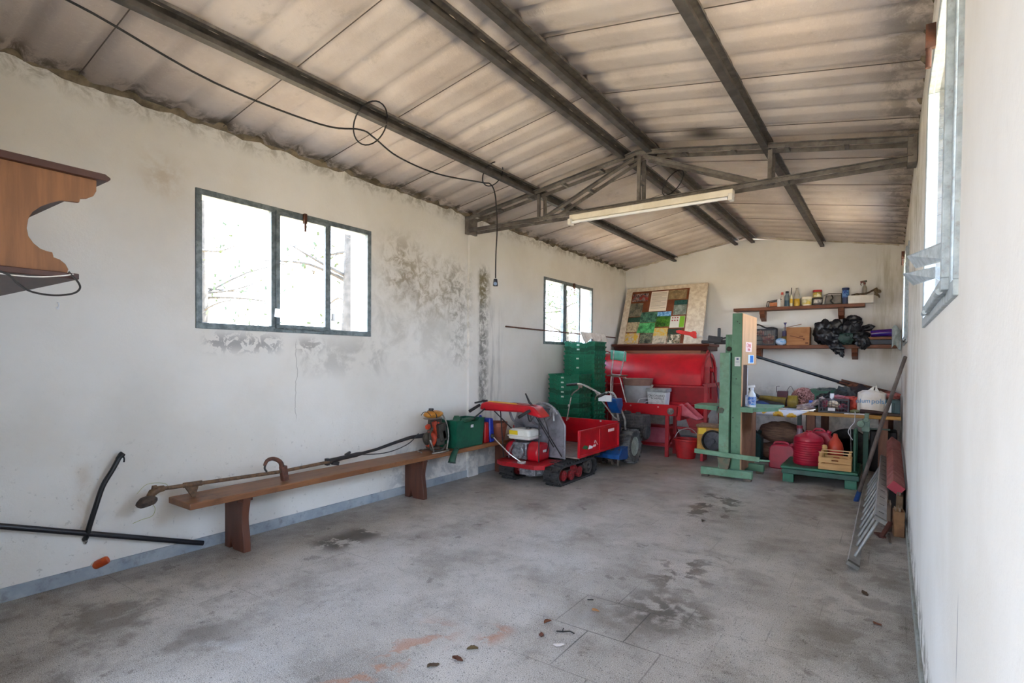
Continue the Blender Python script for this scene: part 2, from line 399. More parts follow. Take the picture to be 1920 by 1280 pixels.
# ------------------------------------------------------------------ windows
MGALV = mat('#7e898c', '#5c676b', 16, .45, .35, dirt='#3f4749', bump=.1, name='galvanised_steel')
MGALVR = mat('#aeb8bc', '#939da2', 22, .5, .05, dirt='#7b7069', name='galvanised_light')
MRUST = mat('#55301f', '#3b231a', 20, .85, bump=.4, name='rust')
MWHITE = mat('#dfe1e5', rough=.5)
s = NT('window_glass'); s.t.nodes.remove(s.b); tr = s.n('BsdfTransparent'); gl = s.n('BsdfGlossy'); gl.inputs['Roughness'].default_value = .02
mx = s.n('MixShader'); fr_ = s.n('Fresnel'); fr_.inputs[0].default_value = 1.5; ge_ = s.n('NewGeometry'); s.l(s.math('MULTIPLY', fr_.outputs[0], s.math('SUBTRACT', 1, ge_.outputs['Backfacing'])), mx.inputs[0]); outn = [x for x in s.t.nodes if x.type == 'OUTPUT_MATERIAL'][0]
tr.inputs[0].default_value = (.97, .98, .98, 1)
s.l(tr.outputs[0], mx.inputs[1]); s.l(gl.outputs[0], mx.inputs[2]); s.l(mx.outputs[0], outn.inputs[0]); MGLASS = s.m
def window(n, xw, sgn, y0, y1, z0, z1, frame_m, handle):
    """steel window in the inner wall face; sgn = +1 when the room lies on +x of the wall"""
    w = .045; xo, xi = xw-.035*sgn, xw+.012*sgn; a, b = min(xo, xi), max(xo, xi)
    L = y1-y0; m1 = y0+(L*.375 if sgn > 0 else .115); w0 = w if sgn > 0 else .012; m2 = y0+L*.70
    mb = MB()
    mb.box(a, b, y0, y1, z0, z0+w); mb.box(a, b, y0, y1, z1-w, z1)
    for y, w_ in ((y0, w0), (m1-w/2, w), (m2-w/2, w), (y1-w, w)): mb.box(a, b, y, y+w_, z0+w, z1-w)
    o = obj('window_%d' % n, mb, frame_m, bevel=.003); o['kind'] = 'structure'
    xs, xe = (xi-.004*sgn, xi+.018*sgn); a2, b2 = min(xs, xe), max(xs, xe); sw = .035
    mb = MB(); ya, yb, za, zb = m1+.012, m2-.012, z0+.03, z1-.03
    mb.box(a2, b2, ya, yb, za, za+sw); mb.box(a2, b2, ya, yb, zb-sw, zb); mb.box(a2, b2, ya, ya+sw, za+sw, zb-sw); mb.box(a2, b2, yb-sw, yb, za+sw, zb-sw)
    sash = obj('sash', mb, frame_m, o, bevel=.003)
    obj('pane', MB().box(xs-.001, xs+.001, ya+sw*.6, yb-sw*.6, za+sw*.6, zb-sw*.6), MGLASS, sash)
    for p, q in ((y0+w0*.6, m1-w*.3), (m2+w*.3, y1-w*.6)):
        xm = (xo+xi)/2; obj('pane', MB().box(xm-.002, xm+.002, p, q, z0+w*.6, z1-w*.6), MGLASS, o)
    yc = (ya+yb)/2
    obj('latch', MB().box(min(xe, xe+.03*sgn), max(xe, xe+.03*sgn), yc-.012, yc+.012, zb-.06, zb+.025).cyl((xe+.02*sgn, yc, zb-.055), (xe+.02*sgn, yc, zb-.13), .009), MRUST, sash, label='rusty catch')
    obj('hinge', MB().cyl((xe, ya+.06, za+.002), (xe, ya+.17, za+.002), .009).cyl((xe, yb-.17, za+.002), (xe, yb-.06, za+.002), .009), frame_m, o)
    if handle == 'none': pass
    elif handle == 'small':
        for y in (m1-.004, m2+.016):
            mb = MB().prism([(0, 0), (.085, .0), (.10, .07), (.005, .085)], 'z', 0, .004)
            M_ = Matrix.Translation((xe, y, z0+.13))@Matrix.Rotation(R(90), 4, 'Y')@Matrix.Rotation(R(100), 4, 'X')
            mb = MB().box(0, .10, -.0025, .0025, -.035, .035); mb.b.transform(Matrix.Translation((xe*1.0, y, z0+.16))@Matrix.Rotation(R(14), 4, 'Z')@Matrix.Rotation(R(8), 4, 'Y'))
            obj('stay_arm', mb, MWHITE, o, label='white stay arm')
    else:
        for q in (((.135, 2.00, 1.805), (.135, 2.00, 1.745), (.071, 2.45, 1.79), (.044, 2.45, 1.837)), ((.135, 2.62, 1.815), (.135, 2.62, 1.77), (.081, 3.05, 1.797), (.040, 3.05, 1.853))):
            vs = [Vector(p) for p in q]+[Vector(p)+Vector((.003, -.004, 0)) for p in q]
            obj('stay_arm', MB()._f(vs, [(0,1,2,3), (7,6,5,4), (0,4,5,1), (1,5,6,2), (2,6,7,3), (3,7,4,0)]), MGALVR, o, label='galvanised stay arm', smooth=0)
    return o
window(1, XL, 1, *HL[0], MGALV, 'small')
window(2, XL, 1, *HL[1], MGALV, 'none')
window(3, XR, -1, *HRr[0], MGALVR, 'big')
window(4, XR, -1, *HRr[1], MGALVR, 'none')
# ------------------------------------------------------------------ outside
struct('ground_yard', MB().box(-60, 60, -60, 60, -.35, -.12), mat('#b59c74', '#988662', .6, .95, name='dry_yard'), smooth=0)
# ------------------------------------------------------------------ roof steel
MSTEEL = mat('#4a4744', '#353230', 9, .55, .3, dirt='#2a2725', bump=.15, bs=40, name='dark_steel')
MSTEELL = mat('#7a746e', '#5a5550', 9, .6, .2, dirt='#3c3733', bump=.15, bs=40, name='grey_steel')
MPURL = mat('#57534f', '#403d3a', 9, .6, .2)
MSTEELF = mat('#77716b', '#5b5651', 14, .6, .1, dirt='#5c5650')
def purlin(x, lab):
    z = roof_z(x)-.013; t = thing('roof_purlin', lab, 'purlin', (x, YF, z-.08), group='roof purlins')
    obj('web', MB().box(x-.040, x-.030, YF, YB-.005, z-.086, z-.006), MSTEEL, t)
    obj('flange', MB().box(x-.034, x+.034, YF, YB-.005, z-.006, z-.001).box(x+.030, x+.034, YF, YB-.005, z-.020, z-.006), MSTEELF, t, label='pale upper edge')
    obj('flange', MB().box(x-.040, x+.014, YF, YB-.005, z-.092, z-.084).box(x+.008, x+.014, YF, YB-.005, z-.084, z-.062), MPURL, t)
for x, lab in ((-3.262, 'dark steel roof purlin nearest the left wall, with cable loops on it'), (-2.20, 'thick dark steel roof purlin just left of the ridge'),
               (-1.93, 'dark steel roof purlin just right of the ridge'), (-.90, 'dark steel roof purlin halfway down the right roof slope')):
    purlin(x, lab)
TY = 5.15
t = thing('roof_truss', 'grey angle-iron roof truss spanning the room from wall to wall', 'truss', (XA, TY, 3.0))
zc = lambda x: roof_z(x)-.10
def chord(a, b, nm='top_chord'):
    mb = MB()
    for dy in (-.07, .07):
        mb.bar((a[0], TY+dy, a[1]), (b[0], TY+dy, b[1]), .007, .034)
        mb.bar((a[0], TY+dy*1.2, a[1]+.017), (b[0], TY+dy*1.2, b[1]+.017), .034, .006)
    for k in range(1, 5):
        f = k/5; mb.ob((a[0]+(b[0]-a[0])*f, TY, a[1]+(b[1]-a[1])*f), (.03, .14, .03))
    obj(nm, mb, MSTEELL, t)
ap = (XA, 3.475); LB, RB = (XL+.03, 2.985), (XR-.03, 2.985); LT, RT = (XL+.03, 3.125), (XR-.03, 3.125)
chord(LT, ap); chord(ap, RT); chord(LB, RB, 'bottom_chord')
nL, nR = -3.20, -.87
for x, zt in ((nL, zc(nL)-.02), (nR, zc(nR)-.02), (XA, 3.44)):
    mb = MB()
    for dy in (-.065, .065): mb.bar((x, TY+dy, 2.99), (x, TY+dy, zt), .035, .008, (0, 1, 0)); mb.bar((x+.016, TY+dy, 2.99), (x+.016, TY+dy, zt), .006, .03, (0, 1, 0))
    if x == XA: mb.ob((x, TY, 3.2), (.03, .13, .03))
    obj('vertical_strut', mb, MSTEELL, t)
for x in (nL, nR):
    mb = MB(); xa = XA+(-.05 if x < XA else .05); xb = x+(.10 if x < XA else -.10)
    for dy in (-.065, .065): mb.bar((xa, TY+dy, 3.43), (xb, TY+dy, 3.0), .008, .035); mb.bar((xa, TY+dy*1.2, 3.445), (xb, TY+dy*1.2, 3.015), .024, .006)
    mb.ob(((xa+xb)/2, TY, 3.215), (.03, .13, .03))
    obj('diagonal_brace', mb, MSTEELL, t)
for x in (XL+.035, XR-.035): obj('end_plate', MB().box(x-.03, x+.03, TY-.085, TY+.085, 2.95, 3.16), MSTEELL, t, bevel=.003)
# fluorescent lamp under the truss
MCREAM = mat('#e9e2d3', '#d8cfbc', 6, .5, name='cream_enamel')
t = thing('fluorescent_lamp', 'long cream fluorescent batten light hung under the roof truss, unlit', 'lamp', (-1.96, 5.08, 2.85))
obj('housing', MB().box(-2.77, -1.15, 5.00, 5.08, 2.895, 2.955), MCREAM, t, bevel=.006)
obj('tube', MB().cyl((-2.73, 4.99, 2.872), (-1.19, 4.99, 2.872), .014), mat('#f4f4f2', rough=.25), t, label='white glass tube')
for x in (-2.755, -1.165): obj('lamp_holder', MB().box(x-.018, x+.018, 4.97, 5.05, 2.85, 2.91), mat('#e6e2da', rough=.5), t, bevel=.005)
for x in (-2.4, -1.5): obj('hanger', MB().bar((x, TY-.04, 2.95), (x, TY-.04, 3.0), .02, .004), MSTEELL, t)
# cables
MCABLE = mat('#1d1a19', rough=.6)
X1 = -3.262
solo('extension_cable', MB().tube([(-3.5, .5, 3.24), (-3.32, .95, 3.18), (-3.3, 1.64, 3.065), (-3.3, 2.37, 3.08), (-3.3, 2.72, 3.165), (-3.3, 2.85, 3.15), (-3.3, 3.1, 3.08), (-3.3, 3.57, 3.075), (-3.3, 4.2, 3.17), (-3.3, 4.34, 3.19), (-3.3, 4.42, 3.10), (-3.28, 4.43, 2.8), (-3.3, 4.44, 2.5), (-3.3, 4.437, 2.27)], .0065, 8, smooth=6), MCABLE, 'thin black cable sagging along the left roof slope and hanging down at its end', 'cable')
def ring(c, ry, rz, r=.0055, tilt=0, gap=0):
    pts = []
    for k in range(29):
        a = gap/2+(2*PI-gap)*k/28-PI/2
        pts.append((c[0]+math.sin(a)*tilt, c[1]+math.cos(a)*ry, c[2]+math.sin(a)*rz))
    return MB().tube(pts, r, 7)
solo('cable_loop', ring((-3.28, 2.80, 3.235), .14, .135, tilt=.10), MCABLE, 'large black wire loop tied over the left purlin, nearer the camera', 'cable loop')
solo('cable_loop', ring((-3.28, 4.35, 3.29), .13, .10, tilt=.08), MCABLE, 'small black wire loop over the left purlin where the cable drops', 'cable loop')
solo('cable_loop', ring((-1.93, 5.75, 3.34), .16, .11, tilt=.10), MCABLE, 'black wire ring hanging from the ridge purlin behind the truss', 'cable loop')
t = thing('cable_plug', 'small dark plug dangling at the end of the hanging cable', 'plug', (-3.3, 4.437, 2.19))
obj('body', MB().ob((-3.3, 4.437, 2.225), (.05, .04, .075), (0, 0, 20), .7), mat('#20242c', rough=.4), t, bevel=.008)
obj('face', MB().cyl((-3.285, 4.415, 2.21), (-3.275, 4.40, 2.208), .017), mat('#5d7390', rough=.35), t, label='pale blue socket face')
solo('ceiling_cable', MB().tube([(-3.70, .30, 3.28), (-3.72, .55, 3.24), (-3.76, .66, 3.10), (-3.80, .56, 2.98), (-3.86, .40, 2.95)], .009, 8, smooth=6), MCABLE, 'black cable curling down from the roof at the top left corner', 'cable')
# ------------------------------------------------------------------ carved wall shelf, left
MSH = mat('#7c5230', '#6a4527', 3, .6, stretch=(1, 9, .8), bump=.08, name='shelf_wood')
MSHD = mat('#46261a', '#38190f', 6, .5, name='shelf_edge')
t = thing('wall_shelf', 'carved brown wooden shelf unit high up in the near left corner', 'shelf', (-3.5, .32, 1.78))
X0, X1s = XL+.01, -2.90
obj('top_board', MB().prism([(.305, 2.232), (.975, 2.232), (.985, 2.242), (.985, 2.250), (.965, 2.262), (.305, 2.262)], 'x', X0, X1s), MSHD, t, bevel=.002, label='dark moulded top board')
cut = [(.31, 1.805), (.832, 1.805), (.836, 1.822), (.826, 1.843), (.806, 1.860), (.786, 1.866), (.782, 1.886), (.760, 1.889), (.742, 1.895), (.720, 1.914), (.704, 1.940), (.699, 1.972), (.704, 2.010), (.718, 2.042), (.745, 2.071), (.775, 2.092), (.800, 2.106), (.815, 2.113), (.850, 2.117), (.876, 2.119), (.880, 2.137), (.905, 2.144), (.928, 2.160), (.939, 2.184), (.940, 2.232), (.31, 2.232)]
for xa in (-2.945, X0+.01): obj('side_panel', MB().prism(cut, 'x', xa, xa+.02), MSH, t, bevel=.0015)
obj('bottom_board', MB().box(X0, -2.905, .305, .868, 1.780, 1.805), MSHD, t, bevel=.003, label='dark bottom board')
obj('back_board', MB().box(X0, -2.95, .305, .325, 1.805, 2.232), MSH, t)
solo('shelf_cable', MB().tube([(-2.86, .33, 1.815), (-2.87, .50, 1.80), (-2.85, .615, 1.769), (-2.85, .65, 1.735), (-2.85, .687, 1.708), (-2.85, .74, 1.698), (-2.85, .79, 1.701), (-2.85, .835, 1.715), (-2.85, .854, 1.738), (-2.87, .853, 1.765), (-2.89, .840, 1.790), (-2.90, .83, 1.808)], .004, 8, smooth=6), MCABLE, 'black cable looping below the lower board of the carved corner shelf', 'cable')
solo('shelf_wire', MB().tube([(-2.895, .55, 1.775), (-2.90, .64, 1.770), (-2.895, .72, 1.772), (-2.89, .80, 1.786), (-2.895, .845, 1.80)], .0028, 6, smooth=5), mat('#c9c5c0', rough=.4), 'thin pale wire tangled along the lower board of the corner shelf', 'wire')
t = thing('wall_hook', 'tiny white hook fixed to the left wall below the carved shelf', 'hook', (XL, 1.156, 1.74))
obj('hook', MB().tube([(XL, 1.156, 1.775), (XL+.015, 1.157, 1.772), (XL+.018, 1.158, 1.755), (XL+.012, 1.153, 1.742)], .004, 8, smooth=4), MWHITE, t)
obj('plate', MB().cyl((XL, 1.156, 1.742), (XL+.005, 1.156, 1.742), .009), MWHITE, t)
# ------------------------------------------------------------------ left wall, near: hose, pipe, conduit stub
t = thing('black_hose', 'curved black hose standing out of the left wall above the pipe', 'hose', (XL, 1.29, .266))
HP = [(XL, 1.288, .262), (XL+.03, 1.29, .30), (XL+.05, 1.30, .37), (XL+.06, 1.325, .47), (XL+.06, 1.365, .60), (XL+.06, 1.42, .70), (XL+.05, 1.468, .785), (XL+.05, 1.478, .797)]
obj('hose_body', MB().tube(HP, [.010, .010, .012, .014, .015, .015, .014, .014, .014][:1]*1 if 0 else .0155, 10, smooth=6), mat('#17161a', rough=.45), t)
obj('flared_end', MB().tube([(XL+.052, 1.45, .762), (XL+.05, 1.476, .792), (XL+.05, 1.484, .800)], [.014, .020, .018], 10).tube([(XL+.055, 1.478, .785), (XL+.06, 1.487, .765), (XL+.06, 1.485, .740)], .005, 6, smooth=3), mat('#17161a', rough=.45), t)
obj('plaster_collar', MB().blob((XL+.004, 1.288, .268), (.020, .014, .035), 2, .3, 3), mat('#c9c6c0', '#3a3838', 40, .9), t, label='plaster smeared collar')
solo('black_pipe', MB().cyl((XL+.03, .45, .612), (XL+.03, 2.005, .048), .018), mat('#1c1b22', rough=.35), 'long straight black pipe leaning low along the near left wall', 'pipe')
t = thing('orange_conduit', 'short orange pipe stub poking out of the left wall at the baseboard', 'pipe', (XL, 1.369, .09))
obj('pipe', MB().tube([(XL+.0, 1.345, .078), (XL+.03, 1.36, .095), (XL+.055, 1.385, .112), (XL+.06, 1.392, .116)], [.026, .027, .026, .022], 18), mat('#d2581b', '#b3421a', 20, .45), t)
obj('collar', MB().lathe([(.020, 0), (.033, .002), (.030, .008), (.02, .01)], (XL, 1.345, .075), 18, 'x'), mat('#e6dccb', rough=.8), t, label='cream filler collar')
# ------------------------------------------------------------------ bench
MBENCH = mat('#744a2e', '#8d5f3b', 2.2, .42, stretch=(6, .5, 6), dirt='#4a2c1b', bump=.08, bs=20, name='bench_wood')
MLEG = mat('#5c3424', '#47261a', 3, .5, stretch=(4, 4, .6), bump=.05, name='bench_leg_wood')
t = thing('long_bench', 'long low brown wooden bench along the left wall', 'bench', (-4.03, 3.8, 0))
obj('seat_board', MB().box(-4.19, -3.87, 1.76, 5.95, .405, .45), MBENCH, t, bevel=.006)
prof = []
for k in range(21):
    z = .405*k/20; prof.append((-3.905-.030*math.cos((z/.405)*2*PI*.95+.6)-.012, z))
profL = [(-4.06-.0-(p[0]+4.06)+.02, p[1]) for p in prof]
def leg_poly():
    R_s = [(-3.885-.026*(1-math.cos((k/14)**1.4*2*PI))/2, .405*k/14) for k in range(15)]
    L_s = [(-4.155, .405), (-4.155, 0)]
    notch = [(-4.09, 0), (-4.075, .04), (-4.065, .09), (-4.055, .04), (-4.035, 0)]
    return R_s+L_s+notch
for y in (2.14, 4.02, 5.60):
    obj('leg', MB().prism(leg_poly(), 'y', y, y+.055), MLEG, t, bevel=.004)
    obj('cleat', MB().box(-4.15, -3.91, y-.03, y+.085, .375, .405), MLEG, t, bevel=.003)
# ------------------------------------------------------------------ brush cutter with backpack engine
MSH_ = mat('#7d6046', '#594535', 30, .6, .2, dirt='#2e2620', bump=.2, name='dirty_shaft')
MBLK = mat('#1d1c1e', '#29272a', 12, .5, name='black_plastic')
MBLKD = mat('#26231f', '#3b352c', 20, .75, bump=.3, name='dirty_black')
MORG = mat('#c03f20', '#8f301a', 18, .45, dirt='#5b3526', name='orange_plastic')
t = thing('brush_cutter', 'backpack brush cutter lying along the bench, orange engine and long dirty shaft', 'brush cutter', (-4.02, 3.0, .45))
sh = obj('shaft', MB().tube([(-4.06, 1.66, .545), (-4.0, 2.5, .53), (-4.02, 3.0, .535)], .014, 12).cyl((-4.055, 1.80, .543), (-4.045, 1.92, .541), .019), MSH_, t)
obj('bracket', MB().prism([(1.80, .542), (1.90, .541), (1.875, .452), (1.855, .452)], 'x', -4.062, -4.04), MSH_, sh)
obj('gear_case', MB().tube([(-4.06, 1.68, .547), (-4.06, 1.64, .545), (-4.055, 1.605, .530), (-4.05, 1.585, .505)], [.020, .024, .027, .022], 14).ob((-4.06, 1.62, .558), (.03, .03, .03), (0, 30, 0)).cyl((-4.085, 1.70, .546), (-4.035, 1.70, .546), .006), MSH_, t, bevel=.004)
obj('cutter_head', MB().lathe([(.012, .03), (.030, .028), (.055, .010), (.064, -.004), (.060, -.020), (.045, -.034), (.0, -.038)], (-4.045, 1.565, .485), 20, rot=(12, -10, 0)), mat('#3a302b', '#5a4a40', 25, .8, bump=.5, bs=25), t)
obj('trimmer_line', MB().tube([(-4.04, 1.60, .46), (-4.04, 1.615, .42), (-4.05, 1.60, .375), (-4.05, 1.54, .365), (-4.06, 1.49, .35)], .0016, 5, smooth=5).tube([(-4.1, 1.53, .53), (-4.12, 1.60, .58), (-4.1, 1.70, .57), (-4.08, 1.72, .53)], .0014, 5, smooth=5), mat('#9aa04f', rough=.4), t, label='thin yellow-green nylon line')
h = obj('loop_handle', MB().tube([(-4.0, 2.52, .56), (-3.995, 2.50, .61), (-3.99, 2.44, .645), (-3.985, 2.385, .64), (-3.985, 2.36, .60)], [.020, .018, .015, .015, .012], 12, smooth=5).ob((-3.99, 2.53, .515), (.045, .05, .12), (8, 0, 0)), mat('#6b4233', '#4b2f26', 20, .6, name='dirty_brown'), t, bevel=.005)
obj('lever', MB().tube([(-3.98, 2.365, .61), (-3.98, 2.36, .58), (-3.975, 2.375, .555)], .008, 8, smooth=3), MBLK, h)
obj('throttle_grip', MB().tube([(-4.03, 2.98, .535), (-4.03, 3.02, .54), (-4.04, 3.14, .545), (-4.05, 3.30, .55), (-4.05, 3.36, .553)], [.026, .022, .020, .022, .016], 12).ob((-4.04, 3.06, .51), (.03, .07, .035), (-15, 0, 0)).ob((-4.045, 3.2, .575), (.02, .06, .02), (20, 0, 0)).ob((-4.03, 2.97, .535), (.04, .03, .06)), MBLK, t, bevel=.003)
obj('flexible_drive', MB().tube([(-4.05, 3.35, .553), (-4.06, 3.55, .565), (-4.07, 3.8, .60), (-4.08, 4.02, .625), (-4.05, 4.20, .63)], [.014, .014, .016, .018, .024], 12), MBLK, t)
obj('throttle_cable', MB().tube([(-4.03, 3.25, .56), (-4.0, 3.6, .53), (-4.0, 3.9, .575), (-4.04, 4.1, .66)], .005, 8, smooth=6), MBLK, t)
E_ = Vector((-4.02, 4.27, .62))
obj('engine_shroud', MB().lathe([(.0, -.06), (.045, -.058), (.068, -.035), (.072, .0), (.06, .03), (.0, .035)], (E_.x+.015, E_.y-.03, E_.z-.03), 22, rot=(78, 0, 20), sy=1.25).ob((-3.985, 4.30, .70), (.035, .05, .16), (18, 0, 0)).ob((-4.0, 4.20, .725), (.04, .05, .045), (20, 0, 10)).ob((-3.975, 4.33, .74), (.03, .03, .05), (30, 0, 0)), MORG, t, bevel=.006)
obj('engine_guard', MB().tube([(-3.93, 4.17, .50), (-3.925, 4.15, .58), (-3.93, 4.16, .66), (-3.94, 4.21, .72)], .010, 8, smooth=4).tube([(-3.93, 4.17, .50), (-3.92, 4.24, .47), (-3.92, 4.34, .475), (-3.925, 4.40, .52)], .012, 8, smooth=4).blob((-4.0, 4.19, .60), (.05, .05, .07), 2, .1), MBLKD, t)
obj('engine_block', MB().ob((-3.99, 4.36, .655), (.13, .11, .19), (10, 0, 0)).ob((-4.0, 4.33, .56), (.14, .12, .08)).cyl((-3.98, 4.30, .74), (-3.98, 4.38, .75), .022).ob((-3.95, 4.38, .63), (.05, .06, .10), (20, 0, 0)), MBLKD, t, bevel=.008)
fr = obj('back_frame', MB().tube([(-3.90, 4.16, .458), (-3.88, 4.30, .458), (-3.92, 4.44, .458), (-4.06, 4.46, .458), (-4.15, 4.38, .458), (-4.14, 4.2, .458), (-4.02, 4.13, .458)], .008, 8, smooth=5, closed=False)
    .tube([(-3.93, 4.22, .46), (-3.90, 4.17, .52), (-3.91, 4.14, .60)], .008, 8, smooth=4).tube([(-3.95, 4.44, .46), (-3.95, 4.47, .60), (-3.955, 4.445, .74), (-3.975, 4.40, .84), (-4.0, 4.36, .87)], .008, 8, smooth=6), mat('#b8b3ac', '#77706a', 20, .4, .5, name='scuffed_metal'), t)
obj('back_pad', MB().ob((-4.08, 4.38, .64), (.045, .19, .34), (0, 6, 0)), mat('#5a5048', '#453d36', 25, .9, bump=.4), t, bevel=.015)
tk = obj('fuel_tank', MB().blob((-4.02, 4.305, .850), (.075, .135, .042), 3, 0), mat('#c2852f', '#a8691f', 9, .35, dirt='#6a4319', name='amber_tank'), t, label='amber coloured fuel tank')
obj('cap', MB().cyl((-4.02, 4.27, .885), (-4.02, 4.27, .915), .022).cyl((-4.02, 4.27, .90), (-4.02, 4.27, .912), .028, seg=10), MBLK, tk)
obj('strap', MB().tube([(-4.10, 4.27, .845), (-4.06, 4.265, .885), (-4.0, 4.265, .888), (-3.945, 4.27, .85), (-3.95, 4.28, .815)], .006, 6, smooth=4).tube([(-4.10, 4.20, .84), (-4.06, 4.20, .876), (-4.0, 4.20, .876), (-3.955, 4.20, .84)], .004, 6, smooth=4), MBLK, tk)
obj('tank_plate', MB().lathe([(.0, -.006), (.10, -.006), (.115, .004), (.10, .006), (0, .0)], (-4.02, 4.30, .808), 24, sx=.7, sy=1.15), mat('#c9c6c2', '#8d8984', 20, .35, .6), t)
obj('air_duct', MB().ob((-4.04, 4.33, .775), (.07, .09, .07), (0, 0, 0), .8), MBLKD, t, bevel=.006)
# ------------------------------------------------------------------ things on the bench
MGRN = mat('#0f5a43', '#0c4a39', 10, .42, dirt='#2c6a55', da=.35, name='dark_green_plastic')
t = thing('green_basket', 'dark green plastic crate standing on the bench beside the brush cutter', 'crate', (-4.03, 4.80, .452))
mb = MB()
def shell(mb, x0, x1, y0, y1, z0, z1, tp, th, dip=None, floor=True):
    """open tapered tub; dip = (axis 'x' or 'y', depth): lowered rim on the two walls facing that axis"""
    a = [(x0+tp, y0+tp), (x1-tp, y0+tp), (x1-tp, y1-tp), (x0+tp, y1-tp)]; b = [(x0, y0), (x1, y0), (x1, y1), (x0, y1)]
    for i in range(4):
        p, q, P, Q = a[i], a[(i+1) % 4], b[i], b[(i+1) % 4]
        us = [0, .18, .26, .74, .82, 1]; ds = [0, 0, 1, 1, 0, 0]
        on = dip and ((dip[0] == 'y') == (i in (0, 2)))
        n = Vector((Q[1]-P[1], P[0]-Q[0], 0)).normalized()
        V = []
        for u, d in zip(us, ds):
            zt = z1-(dip[1] if on and d else 0); f = (zt-z0)/(z1-z0)
            lo = Vector((p[0]+(q[0]-p[0])*u, p[1]+(q[1]-p[1])*u, z0)); hi0 = Vector((P[0]+(Q[0]-P[0])*u, P[1]+(Q[1]-P[1])*u, z1))
            hi = lo.lerp(hi0, f); hi.z = zt
            V.append([mb.b.verts.new(v) for v in (lo, hi, hi+n*.011, hi+n*.011-Vector((0,0,.010)), hi-n*th, lo-n*th)])
        for A, B in zip(V, V[1:]):
            for k0, k1 in ((0, 1), (1, 2), (2, 3), (1, 4), (4, 5), (5, 0)):
                try: mb.b.faces.new((A[k0], A[k1], B[k1], B[k0]))
                except ValueError: pass
    if floor: mb.box(x0+tp, x1-tp, y0+tp, y1-tp, z0, z0+.006)
    return mb
shell(mb, -4.17, -3.885, 4.53, 5.03, .452, .765, .018, .004, ('x', .03))
for k in range(9): mb.ob((-3.897-.0016*(9-k), 4.78, .49+k*.022), (.006, .44, .003))
obj('body', mb, MGRN, t)
obj('label', MB().ob((-3.885, 4.80, .685), (.003, .045, .032), (0, 4, 0)), MWHITE, t, label='small white price label')
mb = MB().blob((-4.03, 4.70, .755), (.045, .05, .05), 2, .1, 2).blob((-4.02, 4.85, .73), (.10, .11, .035), 2, .25, 5).box(-4.15, -3.92, 4.58, 4.99, .68, .70)
obj('contents', mb, mat('#12402f', '#1b5f45', 12, .5), t, label='dark green bits filling the crate')
solo('plastic_nozzle', MB().tube([(-3.86, 4.50, .455), (-3.85, 4.46, .43), (-3.83, 4.40, .365), (-3.825, 4.385, .335)], [.026, .038, .046, .044], 14, smooth=3).tube([(-3.86, 4.50, .455), (-3.875, 4.52, .46)], [.028, .026], 12), mat('#11493a', '#0b3329', 14, .5, dirt='#3a2b22', name='nozzle_green'), 'green plastic sprayer nozzle sticking down over the bench edge', 'nozzle')
def jerrycan(mb, c, sx, sy, sz):
    pr = [(-sy/2, 0), (sy/2, 0), (sy/2, sz*.78), (sy/2-.05, sz*.90), (-sy/2+.10, sz), (-sy/2+.03, sz), (-sy/2, sz*.90)]
    return mb
solo('red_canister', MB().ob((-4.02, 5.11, .575), (.24, .085, .245), (0, 0, 0), .92).cyl((-4.08, 5.11, .695), (-4.08, 5.11, .73), .02), mat('#b3121a', '#8e0f16', 8, .35), 'slim red plastic canister squeezed between green crate and blue canister', 'canister', bevel=.015)
solo('blue_canister', MB().ob((-4.02, 5.205, .595), (.25, .085, .285), (0, 0, 0), .85).cyl((-4.08, 5.2, .735), (-4.08, 5.2, .765), .02), mat('#2437a6', '#1c2c8c', 8, .35), 'slim blue plastic canister next to the terracotta pot on the bench', 'canister', bevel=.018)
t = thing('terracotta_pot', 'pinkish terracotta plant pot at the far end of the bench', 'pot', (-4.03, 5.44, .45))
obj('body', MB().lathe([(.0, 0), (.115, 0), (.145, .16), (.150, .165), (.150, .215), (.138, .215), (.130, .16), (.105, .01), (0, .01)], (-4.03, 5.44, .45), 32), mat('#a0604c', '#8b5040', 6, .75, dirt='#6d4a3d'), t)
obj('soil', MB().lathe([(0, .005), (.12, 0), (.12, -.02)], (-4.03, 5.44, .63), 24), mat('#2f2620', '#4a3d33', 30, .95, bump=.8), t)
